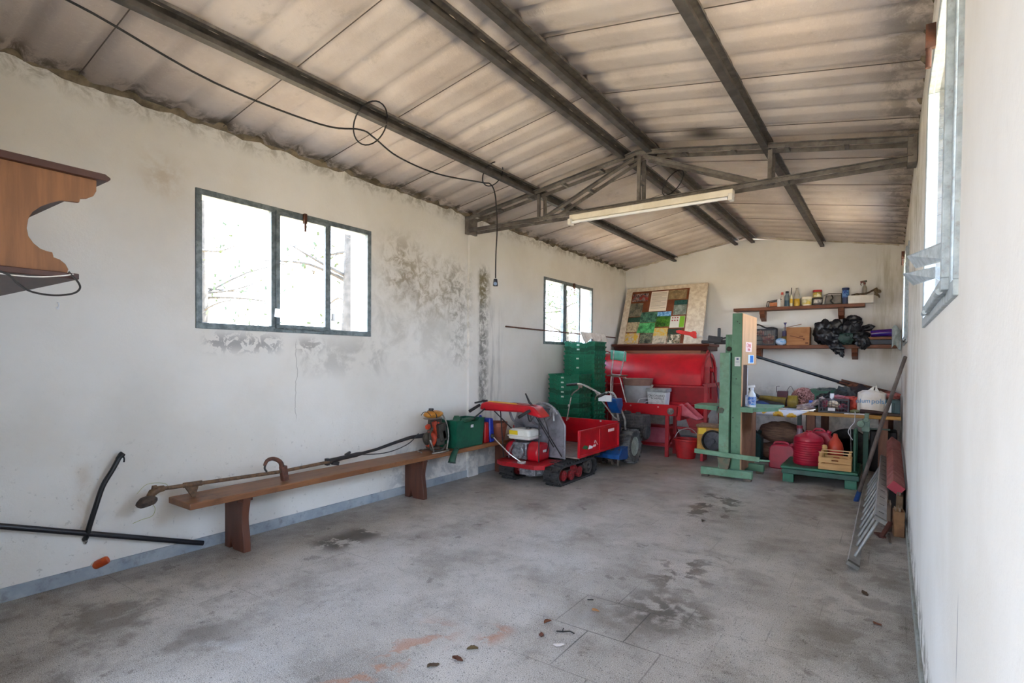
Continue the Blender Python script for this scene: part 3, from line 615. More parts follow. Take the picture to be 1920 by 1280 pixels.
# ------------------------------------------------------------------ tracked mini dumper
MRED = mat('#c31022', '#a80d1c', 4, .30, dirt='#7d1a1c', da=.35, name='red_paint')
MREDD = mat('#b01322', '#8f1019', 5, .42, dirt='#5e1a18', name='worn_red_paint')
MRUB = mat('#232224', '#373534', 20, .85, bump=.3, name='rubber')
MGREY = mat('#83838b', '#6c6c74', 6, .45, .1, dirt='#4c4a4a', name='grey_sheet')
MCHR = mat('#d8d7d5', '#b0aca8', 20, .28, .35, dirt='#5d4e43', da=.4, name='chrome')
MENG = mat('#a3a5aa', '#6c6e73', 24, .45, .5, dirt='#2f2e2e', bump=.2, name='cast_engine')
t = thing('mini_dumper', 'red tracked mini dumper with a load box and white fuel tank', 'mini dumper', (-3.45, 5.8, 0))
def track(x0, x1):
    cs = [(5.46, .115, .105), (6.13, .115, .115)]  # y, z, r of the end curves
    pts = []
    for k in range(13):
        a = PI/2+PI*k/12; pts.append((5.44+.135*math.cos(a)*1.1, .118+.112*math.sin(a)))
    for k in range(13):
        a = -PI/2+PI*k/12; pts.append((6.14+.13*math.cos(a), .118+.112*math.sin(a)))
    n = len(pts); mb = MB(); ctr = Vector((0, 5.8, .118))
    inner = []
    for y, z in pts:
        cy = min(max(y, 5.44), 6.14); d = Vector((y-cy, z-.118)); L = d.length or 1; inner.append((y-d.x/L*.022, z-d.y/L*.022))
    rings = [[mb.b.verts.new((x, *p)) for p in P] for x, P in ((x0, pts), (x1, pts), (x1, inner), (x0, inner))]
    for a in range(4):
        A, B = rings[a], rings[(a+1) % 4]
        for k in range(n): mb.b.faces.new((A[k], A[(k+1) % n], B[(k+1) % n], B[k]))
    # lugs
    per = []; tot = 0
    for k in range(n):
        p, q = Vector(pts[k]), Vector(pts[(k+1) % n]); per.append((p, q, (q-p).length)); tot += (q-p).length
    nl = 34; acc = 0; k = 0; want = 0
    for i in range(nl):
        want = tot*i/nl
        while acc+per[k][2] < want: acc += per[k][2]; k += 1
        p, q, L = per[k]; f = (want-acc)/L; c = p.lerp(q, f); d = (q-p).normalized(); nn = Vector((d.y, -d.x))
        if (c-Vector((5.8, .118))).dot(nn) < 0: nn = -nn
        ang = math.degrees(math.atan2(nn.x, nn.y))
        mid = (x0+x1)/2
        mb.ob((x0+.05, c.x+nn.x*.006, c.y+nn.y*.006), (.09, .022, .032), (-ang, 0, 0)); mb.ob((x1-.05, c.x+nn.x*.006+d.x*.02, c.y+nn.y*.006+d.y*.02), (.09, .022, .032), (-ang, 0, 0))
    return mb
for x0, x1 in ((-3.86, -3.66), (-3.235, -3.035)):
    tr_ = obj('track', track(x0, x1), MRUB, t, smooth=25)
    xo = x1-.045
    for y, z, r in ((5.47, .105, .062), (5.66, .080, .058), (5.73, .150, .045), (5.85, .095, .066)):
        obj('roller', MB().lathe([(.012, -.03), (.014, -.014), (r*.55, -.01), (r*.6, -.02), (r, -.022), (r, .022), (r*.8, .022), (r*.75, .008), (r*.35, .012), (r*.3, .026), (0, .028)], (xo, y, z), 22, 'x'), mat('#a01c26', '#6e2023', 30, .6, dirt='#3a2f2c', da=.9), tr_, label='red track roller')
    obj('drive_sprocket', MB().lathe([(0, -.03), (.085, -.03), (.088, .02), (.07, .022), (.065, .005), (.03, .01), (.028, .028), (0, .03)], (xo, 6.10, .12), 20, 'x'), mat('#5a5450', '#3f3b38', 20, .8, bump=.3), tr_)
    obj('track_frame', MB().box(x0+.05, x1-.06, 5.45, 6.12, .085, .145), mat('#3a3634', rough=.7), tr_, bevel=.005)
obj('chassis', MB().box(-3.66, -3.235, 5.42, 6.5, .16, .24).box(-3.80, -3.10, 5.95, 6.1, .2, .29).box(-3.80, -3.10, 6.4, 6.5, .2, .29), mat('#3c3a3a', '#55504c', 14, .7, bump=.2), t, bevel=.006)
obj('gearbox', MB().blob((-3.46, 5.42, .135), (.17, .13, .075), 3, .12, 4, nz=6).ob((-3.46, 5.33, .13), (.22, .06, .08)), MENG, t, bevel=.01)
obj('engine_deck', MB().prism([(-3.84, 5.22), (-3.72, 5.14), (-3.26, 5.14), (-3.17, 5.22), (-3.17, 5.62), (-3.84, 5.62)], 'z', .232, .25).prism([(-3.84, 5.22), (-3.72, 5.14), (-3.26, 5.14), (-3.17, 5.22), (-3.18, 5.24), (-3.27, 5.16), (-3.71, 5.16), (-3.82, 5.24)], 'z', .20, .235), MREDD, t, bevel=.004)
eb = obj('engine_block', MB().ob((-3.60, 5.45, .36), (.20, .22, .20)).cyl((-3.60, 5.30, .35), (-3.60, 5.36, .35), .085), MENG, t, bevel=.01)
mb = MB()
for k in range(8): mb.ob((-3.60, 5.335, .29+k*.02), (.17, .03, .007))
mb.cyl((-3.68, 5.31, .34), (-3.68, 5.33, .34), .02).ob((-3.54, 5.32, .43), (.05, .05, .04)).tube([(-3.72, 5.3, .27), (-3.70, 5.27, .33), (-3.64, 5.27, .45)], .008, 8, smooth=3)
obj('cooling_fins', mb, MENG, eb)
obj('recoil_cover', MB().prism([(5.34, .25), (5.60, .25), (5.60, .40), (5.55, .46), (5.42, .475), (5.36, .44), (5.33, .36)], 'x', -3.50, -3.33), MRED, t, bevel=.03, smooth=60)
obj('air_cleaner', MB().blob((-3.75, 5.42, .36), (.075, .11, .105), 3), mat('#a30f24', rough=.35), t)
tk = obj('fuel_tank', MB().ob((-3.60, 5.44, .556), (.32, .25, .125), (0, 0, 0), .9), mat('#e6e6e0', '#d2d0c6', 5, .35), t, bevel=.03, smooth=70, label='white fuel tank')
obj('seam', MB().ob((-3.60, 5.44, .535), (.325, .255, .012)), mat('#cfcdc4', rough=.4), tk, bevel=.004)
obj('sticker', MB().ob((-3.67, 5.315, .575), (.12, .004, .05), (8, 0, 0)), mat('#e5c62a', rough=.4), tk, label='yellow warning sticker')
obj('filler_cap', MB().cyl((-3.55, 5.46, .61), (-3.55, 5.46, .635), .035), MBLK, tk)
obj('logo_plate', MB().ob((-3.325, 5.47, .37), (.004, .07, .028)), MWHITE, t, label='small white plate')
# load box
def ribbed(mb, a, b, z0, z1, nrm, th=.012, rib=.02):
    """sheet panel from a to b (x, y) with a raised border and one middle rib on its nrm side"""
    A, B = Vector((*a, 0)), Vector((*b, 0)); d = (B-A); N_ = Vector((*nrm, 0))
    def bx(u0, u1, za, zb, o0, o1):
        v = []
        for z in (za, zb):
            for p in ((u0, o0), (u1, o0), (u1, o1), (u0, o1)):
                w = A+d*p[0]+N_*p[1]; v.append((w.x, w.y, z))
        mb._f(v, [(0,3,2,1), (4,5,6,7), (0,1,5,4), (1,2,6,5), (2,3,7,6), (3,0,4,7)])
    bx(0, 1, z0, z1, 0, th); L = d.length; e = .03/L
    bx(0, 1, z1-.025, z1, th, th+rib); bx(0, 1, z0, z0+.025, th, th+rib); bx(0, e, z0+.025, z1-.025, th, th+rib); bx(1-e, 1, z0+.025, z1-.025, th, th+rib); bx(.5-e/2, .5+e/2, z0+.025, z1-.025, th, th+rib*.6)
    return mb
sp = obj('side_panel', ribbed(MB(), (-2.965, 5.61), (-2.965, 6.73), .30, .62, (1, 0)), MRED, t, bevel=.003, label='right side panel with emblem')
obj('stripe_green', MB().prism([(5.70, .405), (5.83, .375), (5.86, .41), (5.76, .435)], 'x', -2.953, -2.950), mat('#1f6b3c', rough=.4), sp, label='green stripe')
obj('stripe_white', MB().prism([(5.86, .375), (5.97, .375), (5.98, .398), (5.89, .42)], 'x', -2.953, -2.950), MWHITE, sp, label='white stripe')
obj('stripe_red', MB().prism([(5.985, .385), (6.06, .387), (6.07, .41), (6.0, .412)], 'x', -2.953, -2.950).tube([(-2.95, 6.02, .43), (-2.95, 6.05, .46), (-2.95, 6.09, .42), (-2.95, 6.12, .40)], .004, 6, smooth=4), mat('#e8c9c5', rough=.4), sp, label='pale red emblem')
obj('name_plate', MB().prism([(6.42, .525), (6.60, .525), (6.60, .56), (6.42, .56)], 'x', -2.953, -2.949), mat('#f0c6c9', rough=.4), sp, label='small pink and white badge')
obj('side_panel', ribbed(MB(), (-3.845, 6.73), (-3.845, 5.61), .30, .62, (-1, 0)), MRED, t, bevel=.003)
obj('tailgate', ribbed(MB(), (-2.965, 6.73), (-3.845, 6.73), .30, .635, (0, 1)), MRED, t, bevel=.003)
obj('box_floor', MB().box(-3.84, -2.97, 5.64, 6.73, .285, .30), mat('#8c7f78', '#6f6560', 5, .6, dirt='#a59a90'), t)
hb = obj('headboard', MB().prism([(-3.86, .27), (-3.14, .27), (-3.14, .66), (-3.25, .83), (-3.30, .855), (-3.72, .855), (-3.80, .82), (-3.86, .66)], 'y', 5.625, 5.64), MGREY, t, bevel=.003, label='grey sheet headboard')
obj('edge_frame', MB().tube([(-3.14, 5.62, .27), (-3.14, 5.62, .66), (-3.25, 5.62, .835), (-3.32, 5.62, .862), (-3.70, 5.62, .862), (-3.80, 5.62, .82), (-3.85, 5.62, .66), (-3.85, 5.62, .27)], .014, 8), MGREY, hb)
# control console and handles
con = obj('console', MB().prism([(-4.02, .845), (-3.95, .835), (-3.42, .845), (-3.20, .80), (-3.14, .80), (-3.26, .915), (-3.40, .925), (-3.93, .94), (-4.0, .92)], 'y', 5.10, 5.30), MRED, t, bevel=.018, smooth=60)
obj('warning_strip', MB().ob((-3.72, 5.17, .938), (.40, .05, .006), (0, 1.5, 0)), mat('#e2a91f', rough=.4), con, label='orange-yellow warning strip')
obj('top_plate', MB().ob((-3.45, 5.22, .932), (.35, .10, .006), (0, 1.5, 0)), mat('#8d3b3c', rough=.5), con)
for a, b in (((-4.0, 5.08, .90), (-4.03, 4.93, .835)), ((-3.29, 5.08, .875), (-3.335, 4.93, .81))): obj('hand_grip', MB().tube([a, b], [.017, .019], 12), MBLK, t)
obj('brake_lever', MB().tube([(-3.92, 5.08, .86), (-3.95, 5.0, .80), (-3.99, 4.95, .75)], .009, 8, smooth=3).ob((-4.04, 5.12, .93), (.12, .03, .02), (0, -12, 0)).ob((-3.97, 5.14, .945), (.06, .04, .03)), MBLK, t)
obj('clutch_lever', MB().tube([(-3.31, 5.2, .90), (-3.36, 5.18, .96), (-3.425, 5.2, 1.055)], [.015, .013, .008], 8), MBLK, t)
for x in (-3.70, -3.42): obj('console_post', MB().tube([(x+.02, 5.24, .86), (x, 5.35, .72), (x-.02, 5.60, .62)], .016, 8, smooth=4), MGREY, t)
mb = MB()
for a, b in (((-3.78, 5.2, .85), (-3.80, 5.30, .27)), ((-3.30, 5.22, .84), (-3.17, 5.60, .30)), ((-3.27, 5.25, .84), (-3.30, 5.30, .26)), ((-3.90, 5.2, .85), (-3.70, 5.5, .5)), ((-3.35, 5.25, .84), (-3.22, 5.5, .42))): mb.tube([a, b], .007, 8)
mb.tube([(-3.25, 5.3, .82), (-3.20, 5.35, .6), (-3.30, 5.5, .4), (-3.36, 5.52, .3)], .006, 8, smooth=4).tube([(-3.40, 5.2, .85), (-3.35, 5.18, .74), (-3.28, 5.2, .84)], .008, 8, smooth=4)
obj('control_rods', mb, MBLK, t)
gl_ = obj('gear_lever', MB().tube([(-3.83, 5.14, .52), (-3.78, 5.14, .48), (-3.58, 5.12, .35), (-3.46, 5.2, .25)], .007, 8).cyl((-3.47, 5.2, .245), (-3.47, 5.2, .27), .05), MCHR, t)
obj('knob', MB().blob((-3.85, 5.14, .535), (.026, .026, .03), 2), MBLK, gl_, label='black knob')
obj('tipping_handle', MB().tube([(-3.50, 5.56, .90), (-3.42, 5.56, .925), (-3.32, 5.56, .905), (-3.25, 5.56, .86), (-3.21, 5.56, .80)], .016, 8, smooth=4).tube([(-3.28, 5.55, .83), (-3.30, 5.55, .78), (-3.40, 5.55, .70)], .014, 8).tube([(-3.26, 5.55, .82), (-3.25, 5.55, .72)], .014, 8).lathe([(.03, -.01), (.045, 0), (.03, .01)], (-3.27, 5.55, .83), 16, 'y'), mat('#9b9b9e', '#74747a', 20, .45, .4), t)
mb = MB()
for p in ((-3.83, .84), (-3.18, .83)): pass
for x, y in ((-3.70, 6.72), (-3.2, 6.72)): mb.cyl((x, y, .62), (x, y-.012, .62), .012)
obj('bolt', mb, MCHR, t)
# ------------------------------------------------------------------ walk-behind tiller
MBLU = mat('#1657a0', '#124786', 8, .4, dirt='#33506b', name='blue_paint')
MTYRE = mat('#6b6b6c', '#444445', 14, .85, bump=.2, name='tyre_rubber')
t = thing('rotary_tiller', 'blue walk-behind rotary tiller with lugged wheels and chrome handlebars', 'tiller', (-3.2, 7.2, 0))
def wheel(x, y, r, w):
    W_ = obj('wheel', MB().lathe([(r*.56, -w*.42), (r*.72, -w*.5), (r*.93, -w*.45), (r*.96, 0), (r*.93, w*.45), (r*.72, w*.5), (r*.56, w*.42), (r*.56, -w*.42)], (x, y, r+.002), 36, 'x'), MTYRE, t)
    mb = MB()
    for k in range(22):
        a = 2*PI*k/22
        for sgn in (-1, 1):
            aa = a+(.10 if sgn > 0 else 0)
            mb.ob((x+sgn*w*.26, y+r*.955*math.sin(aa), r+.002+r*.955*math.cos(aa)), (w*.46, .020, .026), (-math.degrees(aa), 0, sgn*28))
    obj('tread_lugs', mb, MTYRE, W_)
    obj('rim', MB().lathe([(r*.57, w*.40), (r*.52, w*.42), (r*.50, w*.10), (r*.22, w*.06), (r*.2, w*.22), (r*.10, w*.24), (0, w*.24)], (x, y, r+.002), 28, 'x').lathe([(r*.57, -w*.40), (r*.5, -w*.1), (0, -w*.1)], (x, y, r+.002), 28, 'x').lathe([(.012, 0), (.012, w*.30), (0, w*.3)], (x, y+.05, r+.05), 8, 'x').lathe([(.012, 0), (.012, w*.30), (0, w*.3)], (x, y-.05, r-.04), 8, 'x'), mat('#b9c4bd', '#93a099', 14, .5, dirt='#6d675c', name='pale_rim'), W_, label='pale green-grey rim')
wheel(-2.99, 7.22, .240, .19); wheel(-3.58, 7.30, .240, .19)
obj('axle_case', MB().cyl((-3.5, 7.26, .237), (-3.04, 7.24, .237), .04).ob((-3.27, 7.2, .32), (.22, .40, .18)), MBLKD, t, bevel=.01)
en = obj('engine', MB().ob((-3.08, 7.58, .56), (.42, .34, .19), (0, 0, 0), .92).ob((-3.05, 7.6, .38), (.30, .26, .20)).cyl((-2.88, 7.5, .42), (-2.82, 7.5, .42), .10), mat('#2f2c2d', '#464142', 14, .75, dirt='#6a6059', bump=.2), t, bevel=.02)
mb = MB()
for k in range(5): mb.ob((-3.22+k*.07, 7.41, .575), (.012, .02, .13))
for k in range(3): mb.ob((-3.08, 7.405, .52+k*.045), (.40, .02, .008))
mb.cyl((-3.0, 7.55, .65), (-3.0, 7.55, .69), .035).blob((-3.2, 7.6, .67), (.07, .07, .03), 2)
obj('cooling_grille', mb, mat('#3a3637', '#544d4c', 20, .8), en)
obj('tiller_hood', MB().grid(lambda u, v: (-3.42+.50*u, 6.70+.42*v, .17+.10*math.sin(min(v*1.15, 1)*PI*.5)+(.015 if .3 < u < .7 else 0)), 8, 8).prism([(6.72, .12), (6.98, .10), (7.10, .20), (7.10, .27), (6.80, .26)], 'x', -2.94, -2.925).box(-3.42, -2.92, 6.70, 6.715, .13, .18), MBLU, t, solid=.006)
obj('gear_housing', MB().prism([(6.95, .30), (7.10, .36), (7.14, .55), (7.08, .60), (7.02, .50)], 'x', -3.14, -3.08).box(-3.32, -3.14, 7.05, 7.25, .34, .50), mat('#26405e', '#33332f', 9, .6, dirt='#2a2724'), t, bevel=.006)
mb = MB()
for k in range(5):
    x = -3.38+k*.10
    for a in (0, 90, 180, 270):
        aa = R(a+k*25); mb.bar((x, 6.82, .135), (x, 6.82+.11*math.sin(aa), .135+.11*math.cos(aa)), .030, .008); mb.ob((x+.025, 6.82+.115*math.sin(aa), .135+.11*math.cos(aa)), (.05, .03, .008), (-math.degrees(aa)+10, 0, 0))
mb.cyl((-3.42, 6.82, .135), (-2.94, 6.82, .135), .02)
obj('tines', mb, mat('#4e4640', '#6a5e54', 25, .7, .3), t)
hd = obj('handlebar', MB().tube([(-3.16, 7.2, .50), (-3.107, 7.1, .586), (-3.089, 7.02, .69), (-3.10, 6.95, .76), (-3.215, 6.8, .956), (-3.34, 6.68, 1.06), (-3.44, 6.6, 1.115), (-3.50, 6.58, 1.115)], .013, 10, smooth=4)
    .tube([(-3.03, 7.2, .42), (-3.02, 7.12, .52), (-3.005, 7.08, .62), (-3.01, 6.95, .77), (-3.02, 6.75, .985), (-3.06, 6.68, 1.02), (-3.10, 6.64, 1.01)], .013, 10, smooth=4).tube([(-3.215, 6.8, .95), (-3.03, 6.78, .96)], .010, 8).tube([(-3.30, 6.72, 1.03), (-3.14, 7.0, .66), (-3.10, 7.1, .60)], .010, 8), MCHR, t)
for a, b in (((-3.49, 6.585, 1.115), (-3.64, 6.55, 1.10)), ((-3.07, 6.67, 1.02), (-3.19, 6.60, .955))): obj('grip', MB().tube([a, b], [.019, .017], 12), MBLK, hd, label='black rubber grip')
obj('clutch_lever', MB().tube([(-3.46, 6.6, 1.10), (-3.47, 6.58, 1.05), (-3.53, 6.55, 1.0), (-3.56, 6.55, .96)], .009, 8, smooth=4).tube([(-3.10, 6.65, 1.0), (-3.20, 6.6, .975), (-3.23, 6.6, .92)], .008, 8, smooth=3).ob((-3.45, 6.6, 1.085), (.06, .03, .04)), mat('#8d8179', '#6a5f58', 20, .5, .5), t)
obj('shift_rod', MB().tube([(-3.674, 6.62, .60), (-3.594, 6.60, .934)], .008, 8).tube([(-3.64, 6.61, .80), (-3.632, 6.608, .83)], .011, 8), MCHR, t)
cs = obj('control_box', MB().prism([(6.70, .93), (6.95, .93), (6.98, .83), (6.90, .72), (6.80, .80)], 'x', -3.13, -2.99), MBLU, t, bevel=.01)
obj('label', MB().ob((-3.12, 6.675, .935), (.19, .02, .085), (0, 0, 0)).ob((-3.12, 6.66, .935), (.03, .004, .05)), MWHITE, cs, bevel=.004, label='white control panel')
# ------------------------------------------------------------------ nested green crates
MCR = [mat('#14785a', '#0f644a', 8, .45, dirt='#2f8460', da=.4), mat('#0d5a40', '#0b4c37', 8, .45, dirt='#27735a', da=.4), mat('#157658', '#126a4e', 8, .45, dirt='#3a9a76', da=.4)]
def make_crate(loc, label, w, d, m_, grp, tagged=False):
    t = thing('harvest_crate', label, 'crate', loc, group=grp)
    mb = MB(); h = .125
    shell(mb, -w/2, w/2, -d/2, d/2, 0, h, .014, .003, ('y', .028))
    for s_ in (-1, 1):
        for k in range(5): mb.ob((-w*.36+k*w*.18, s_*(d/2-.004), h*.75), (.006, .010, h*.38))
        for k in range(4): mb.ob((s_*(w/2-.001), -d*.33+k*d*.22, h*.78), (.012, .012, h*.38))
        mb.ob((s_*(w/2-.002), 0, h*.62), (.008, d*.82, .006)); mb.ob((s_*(w/2+.001), 0, h-.012), (.014, d*.9, .008))
        for e_ in (-1, 1): mb.ob((s_*(w/2-.004), e_*(d/2-.004), h-.012), (.022, .022, .022))
    obj('body', mb, m_, t, local=True)
    if tagged: obj('label', MB().ob((-.02, -d/2-.005, h-.052), (.045, .003, .022)), mat('#d9e6dc', '#b9cfc1', 40, .5), t, local=True, label='small white label')
    return t
rnd = random.Random(11)
def stack(cx, cy, n, step, w, d, where, grp, tags):
    pool = {}; names = {0: 'bottom', n-1: 'top'}
    for i in range(n):
        m_ = MCR[rnd.choice((0, 0, 1, 1, 2)) if i < n-1 else 0]; k = n-1-i
        od = ['topmost', 'second', 'third', 'fourth', 'fifth', 'sixth', 'seventh', 'eighth', 'ninth', 'tenth', 'eleventh', 'twelfth', 'thirteenth', 'fourteenth', 'fifteenth', 'sixteenth', 'seventeenth', 'eighteenth', 'nineteenth', 'twentieth', 'twenty-first', 'twenty-second', 'twenty-third', 'twenty-fourth']
        lab = ('green plastic crate, %s of the %s stack' % ('topmost', where)) if k == 0 else ('green plastic crate, %s from the top of the %s stack' % (od[k], where))
        loc = (cx+rnd.uniform(-.006, .006), cy+rnd.uniform(-.006, .006), .002+i*step)
        key = (m_.name, k in tags)
        if k in tags: lab += ', with a white label'
        if key not in pool: pool[key] = make_crate(loc, lab, w, d, m_, grp, k in tags)
        else: copy_thing(pool[key], loc, lab)
stack(-3.88, 7.09, 17, .0695, .50, .38, 'shorter front', 'nested green crates in the front stack', (0, 1, 2, 3, 4))
stack(-3.88, 7.56, 24, .0695, .52, .38, 'taller rear', 'nested green crates in the rear stack', (0, 1, 3, 5))
# ------------------------------------------------------------------ rod and cloth in the corner
solo('wooden_rod', MB().cyl((-4.225, 5.92, 1.885), (-4.18, 9.35, 1.86), .010), mat('#6e4a3a', '#54362a', 20, .7), 'thin brown rod spanning the left wall below the far window', 'rod')
mb = MB().grid(lambda u, v: (-4.20+.10*u+.012*math.sin(v*21), 7.93+.92*v, 1.905-.02*abs(u-.3)*2-(.16*max(0, u-.35)/.65*(.75+.25*math.sin(v*15)))), 10, 30)
solo('white_cloth', mb, mat('#efeae4', '#d9cfc6', 12, .9, bump=.2), 'white cloth draped over the rod below the far left window', 'cloth', solid=.006, smooth=70)
# ------------------------------------------------------------------ big red machine behind the tiller
t = thing('sorting_machine', 'big red drum machine with a hopper and side trough at the back wall', 'machine', (-3.1, 8.7, 0))
cy, cz, r0 = 8.86, 1.17, .395
prof = [(cy-r0*math.cos(PI*k/24), cz+r0*math.sin(PI*k/24)) for k in range(25)]
low = [(cy+r0, 1.06), (cy+.30, .74), (cy-.32, .74), (cy-r0, 1.06)]
obj('drum_cover', MB().prism(prof+[(cy+r0, 1.06), (cy-r0, 1.06)], 'x', -4.10, -2.36), MRED, t, bevel=.01, smooth=30)
obj('end_ring', MB().prism([(p[0]+(cy-p[0])*-.02, p[1]+.008) for p in prof]+[(cy+r0*.90, 1.08)]+[(cy-(cy-p[0])*.88, cz+(p[1]-cz)*.88) for p in prof][::-1]+[(cy-r0*.9, 1.08)], 'x', -2.365, -2.33), MREDD, t)
obj('hopper', MB().prism([(cy-r0, 1.06), (cy+r0, 1.06), (cy+.34, .76), (cy-.36, .72)], 'x', -4.08, -2.30), mat('#a30d1d', '#8a0b18', 5, .45, dirt='#611417', name='deep_red'), t, bevel=.006)
mb = MB()
v = [(-2.98, 8.46, .76), (-2.30, 8.46, .78), (-2.30, 9.2, .78), (-2.98, 9.2, .76), (-2.48, 8.52, .56), (-2.36, 8.52, .56), (-2.36, 8.8, .56), (-2.48, 8.8, .56)]
mb._f(v, [(0,1,2,3), (4,7,6,5), (0,4,5,1), (1,5,6,2), (2,6,7,3), (3,7,4,0)])
obj('discharge_cone', mb, MRED, t, bevel=.004)
for x in (-2.30, -3.95):
    for y in (8.42, 9.28): obj('leg', MB().box(x, x+.05, y-.025, y+.025, 0, 1.10), MREDD, t, bevel=.003)
obj('rail', MB().box(-2.30, -2.26, 8.42, 9.28, .38, .42).box(-2.30, -2.26, 8.42, 9.28, 1.04, 1.10).box(-3.95, -2.26, 8.40, 8.43, 1.03, 1.06).box(-3.95, -2.26, 8.42, 8.45, .38, .42), MREDD, t, bevel=.003)
obj('end_fittings', MB().box(-2.33, -2.27, 8.55, 8.60, .95, 1.35).box(-2.32, -2.28, 8.75, 8.85, .85, 1.35).cyl((-2.33, 8.70, 1.3), (-2.24, 8.70, 1.3), .03).cyl((-2.33, 8.45, 1.08), (-2.28, 8.44, 1.08), .018).ob((-2.29, 9.0, 1.2), (.03, .10, .3)), MREDD, t, bevel=.004)
for x in (-2.30,): obj('top_loop', MB().tube([(-2.34, 8.60, 1.48), (-2.33, 8.68, 1.61), (-2.34, 8.8, 1.57)], .008, 8, smooth=4).tube([(-4.05, 8.60, 1.50), (-4.06, 8.68, 1.60), (-3.97, 8.75, 1.56)], .008, 8, smooth=4), MREDD, t)
tr_ = obj('trough', MB().box(-3.95, -2.56, 7.99, 8.01, .62, .785).box(-3.95, -2.56, 8.38, 8.40, .62, .80).box(-3.95, -2.56, 8.01, 8.38, .69, .71).box(-2.58, -2.52, 7.99, 8.40, .56, .78), MRED, t, bevel=.004)
obj('pulley', MB().lathe([(0, -.03), (.046, -.03), (.052, -.02), (.040, -.012), (.020, -.016), (.02, -.035), (0, -.035)][::1], (-2.665, 7.99, .69), 24, 'y'), mat('#8f8b88', '#5f5b58', 20, .4, .6), tr_, label='steel pulley wheel')
mb = MB()
for x in (-3.50, -3.38, -3.30, -2.86): mb.cyl((x, 7.99, .745 if x != -3.38 else .66), (x, 7.982, .745 if x != -3.38 else .66), .012)
obj('bolts', mb, mat('#d79a9a', rough=.4), tr_)
obj('discharge_chute', MB().prism([(-2.56, .79), (-2.52, .81), (-2.28, .60), (-2.30, .575), (-2.56, .64)], 'y', 8.05, 8.07).prism([(-2.56, .79), (-2.52, .81), (-2.28, .60), (-2.30, .575), (-2.56, .64)], 'y', 8.32, 8.34).prism([(-2.56, .655), (-2.30, .575), (-2.30, .585), (-2.56, .665)], 'y', 8.05, 8.34), mat('#d16c78', '#b94c5a', 6, .5), t, label='faded pink-red chute')
for x, y in ((-2.755, 8.0), (-2.755, 8.36), (-3.85, 8.0), (-3.85, 8.36)): obj('trough_leg', MB().box(x, x+.055, y, y+.035, 0, .70), MREDD, t, bevel=.003)
obj('cross_brace', MB().bar((-2.73, 8.03, .15), (-2.73, 8.36, .30), .03, .012).box(-3.82, -2.73, 8.36, 8.39, .10, .145), MREDD, t)
obj('lower_guard', MB().prism([(-3.30, .06), (-2.78, .06), (-2.92, .42), (-3.28, .42)], 'y', 8.52, 8.54), mat('#c76a7c', '#b35468', 4, .5), t, label='faded pink lower panel')
obj('side_guard', MB()._f([(-2.92, 8.50, .42), (-2.78, 8.50, .06), (-2.70, 8.75, .06), (-2.86, 8.75, .42), (-2.90, 8.50, .42), (-2.76, 8.50, .06), (-2.68, 8.75, .06), (-2.84, 8.75, .42)], [(0,1,2,3), (4,7,6,5), (0,4,5,1), (2,6,7,3), (1,5,6,2), (0,3,7,4)]), MREDD, t)
obj('drop_box', MB()._f([(-2.60, 8.45, .60), (-2.30, 8.45, .56), (-2.30, 8.7, .56), (-2.60, 8.7, .60), (-2.50, 8.45, .34), (-2.32, 8.45, .30), (-2.32, 8.7, .30), (-2.50, 8.7, .34)], [(0,1,2,3), (4,7,6,5), (0,4,5,1), (1,5,6,2), (2,6,7,3), (3,7,4,0)]), MREDD, t)
# on the machine
t = thing('school_chair', 'old chrome-framed chair with a turquoise backrest standing on the red machine', 'chair', (-3.5, 7.9, .71))
obj('backrest', MB().grid(lambda u, v: (-3.60+.26*u, 7.88+.03*math.sin(u*PI), 1.455+.15*v-.03*u), 8, 4), mat('#6fc0aa', '#5dab96', 6, .45), t, solid=.012, label='turquoise backrest')
mb = MB()
mb.tube([(-3.535, 7.86, 1.60), (-3.56, 7.88, 1.40), (-3.59, 7.90, 1.25), (-3.60, 7.98, 1.22)], .010, 8, smooth=4)
mb.tube([(-3.355, 7.86, 1.585), (-3.39, 7.88, 1.40), (-3.43, 7.90, 1.26), (-3.46, 7.95, 1.215), (-3.60, 7.97, 1.22)], .010, 8, smooth=4)
mb.tube([(-3.66, 8.03, .715), (-3.655, 8.03, .95), (-3.65, 8.03, 1.17), (-3.61, 8.03, 1.19), (-3.52, 8.03, 1.18), (-3.49, 8.03, 1.12), (-3.43, 8.04, .90), (-3.38, 8.05, .715)], .010, 8, smooth=3)
mb.tube([(-3.75, 8.28, .715), (-3.72, 8.25, 1.17), (-3.50, 8.25, 1.17), (-3.40, 8.28, .715)], .010, 8)
obj('frame', mb, MCHR, t)
obj('seat', MB().ob((-3.58, 8.10, 1.20), (.24, .30, .018), (0, 0, 0)), mat('#7a6350', '#5f4d40', 12, .6), t, bevel=.006)
t = thing('grey_bucket', 'tall grey plastic bucket with a brown rim on the red trough', 'bucket', (-3.31, 8.20, .71))
obj('body', MB().lathe([(0, 0), (.165, 0), (.185, .12), (.19, .13), (.215, .34), (.205, .34), (.18, .13), (.155, .01), (0, .01)], (-3.275, 8.20, .712), 36), mat('#a9a9ad', '#97979c', 5, .5), t)
obj('rim', MB().lathe([(.212, .34), (.222, .345), (.238, .44), (.245, .445), (.235, .45), (.222, .44), (.205, .34)], (-3.275, 8.20, .712), 36), mat('#8c6a5e', '#7b5b50', 8, .6), t, label='brown collar')
t = thing('white_tub', 'square white printed tub beside the grey bucket on the red machine', 'tub', (-2.93, 8.2, .71))
obj('body', MB().ob((-2.93, 8.2, .84), (.30, .22, .255), (180, 0, 0), .88), mat('#d6d9dc', '#c3c7ca', 8, .6, dirt='#7d8084'), t, bevel=.015)
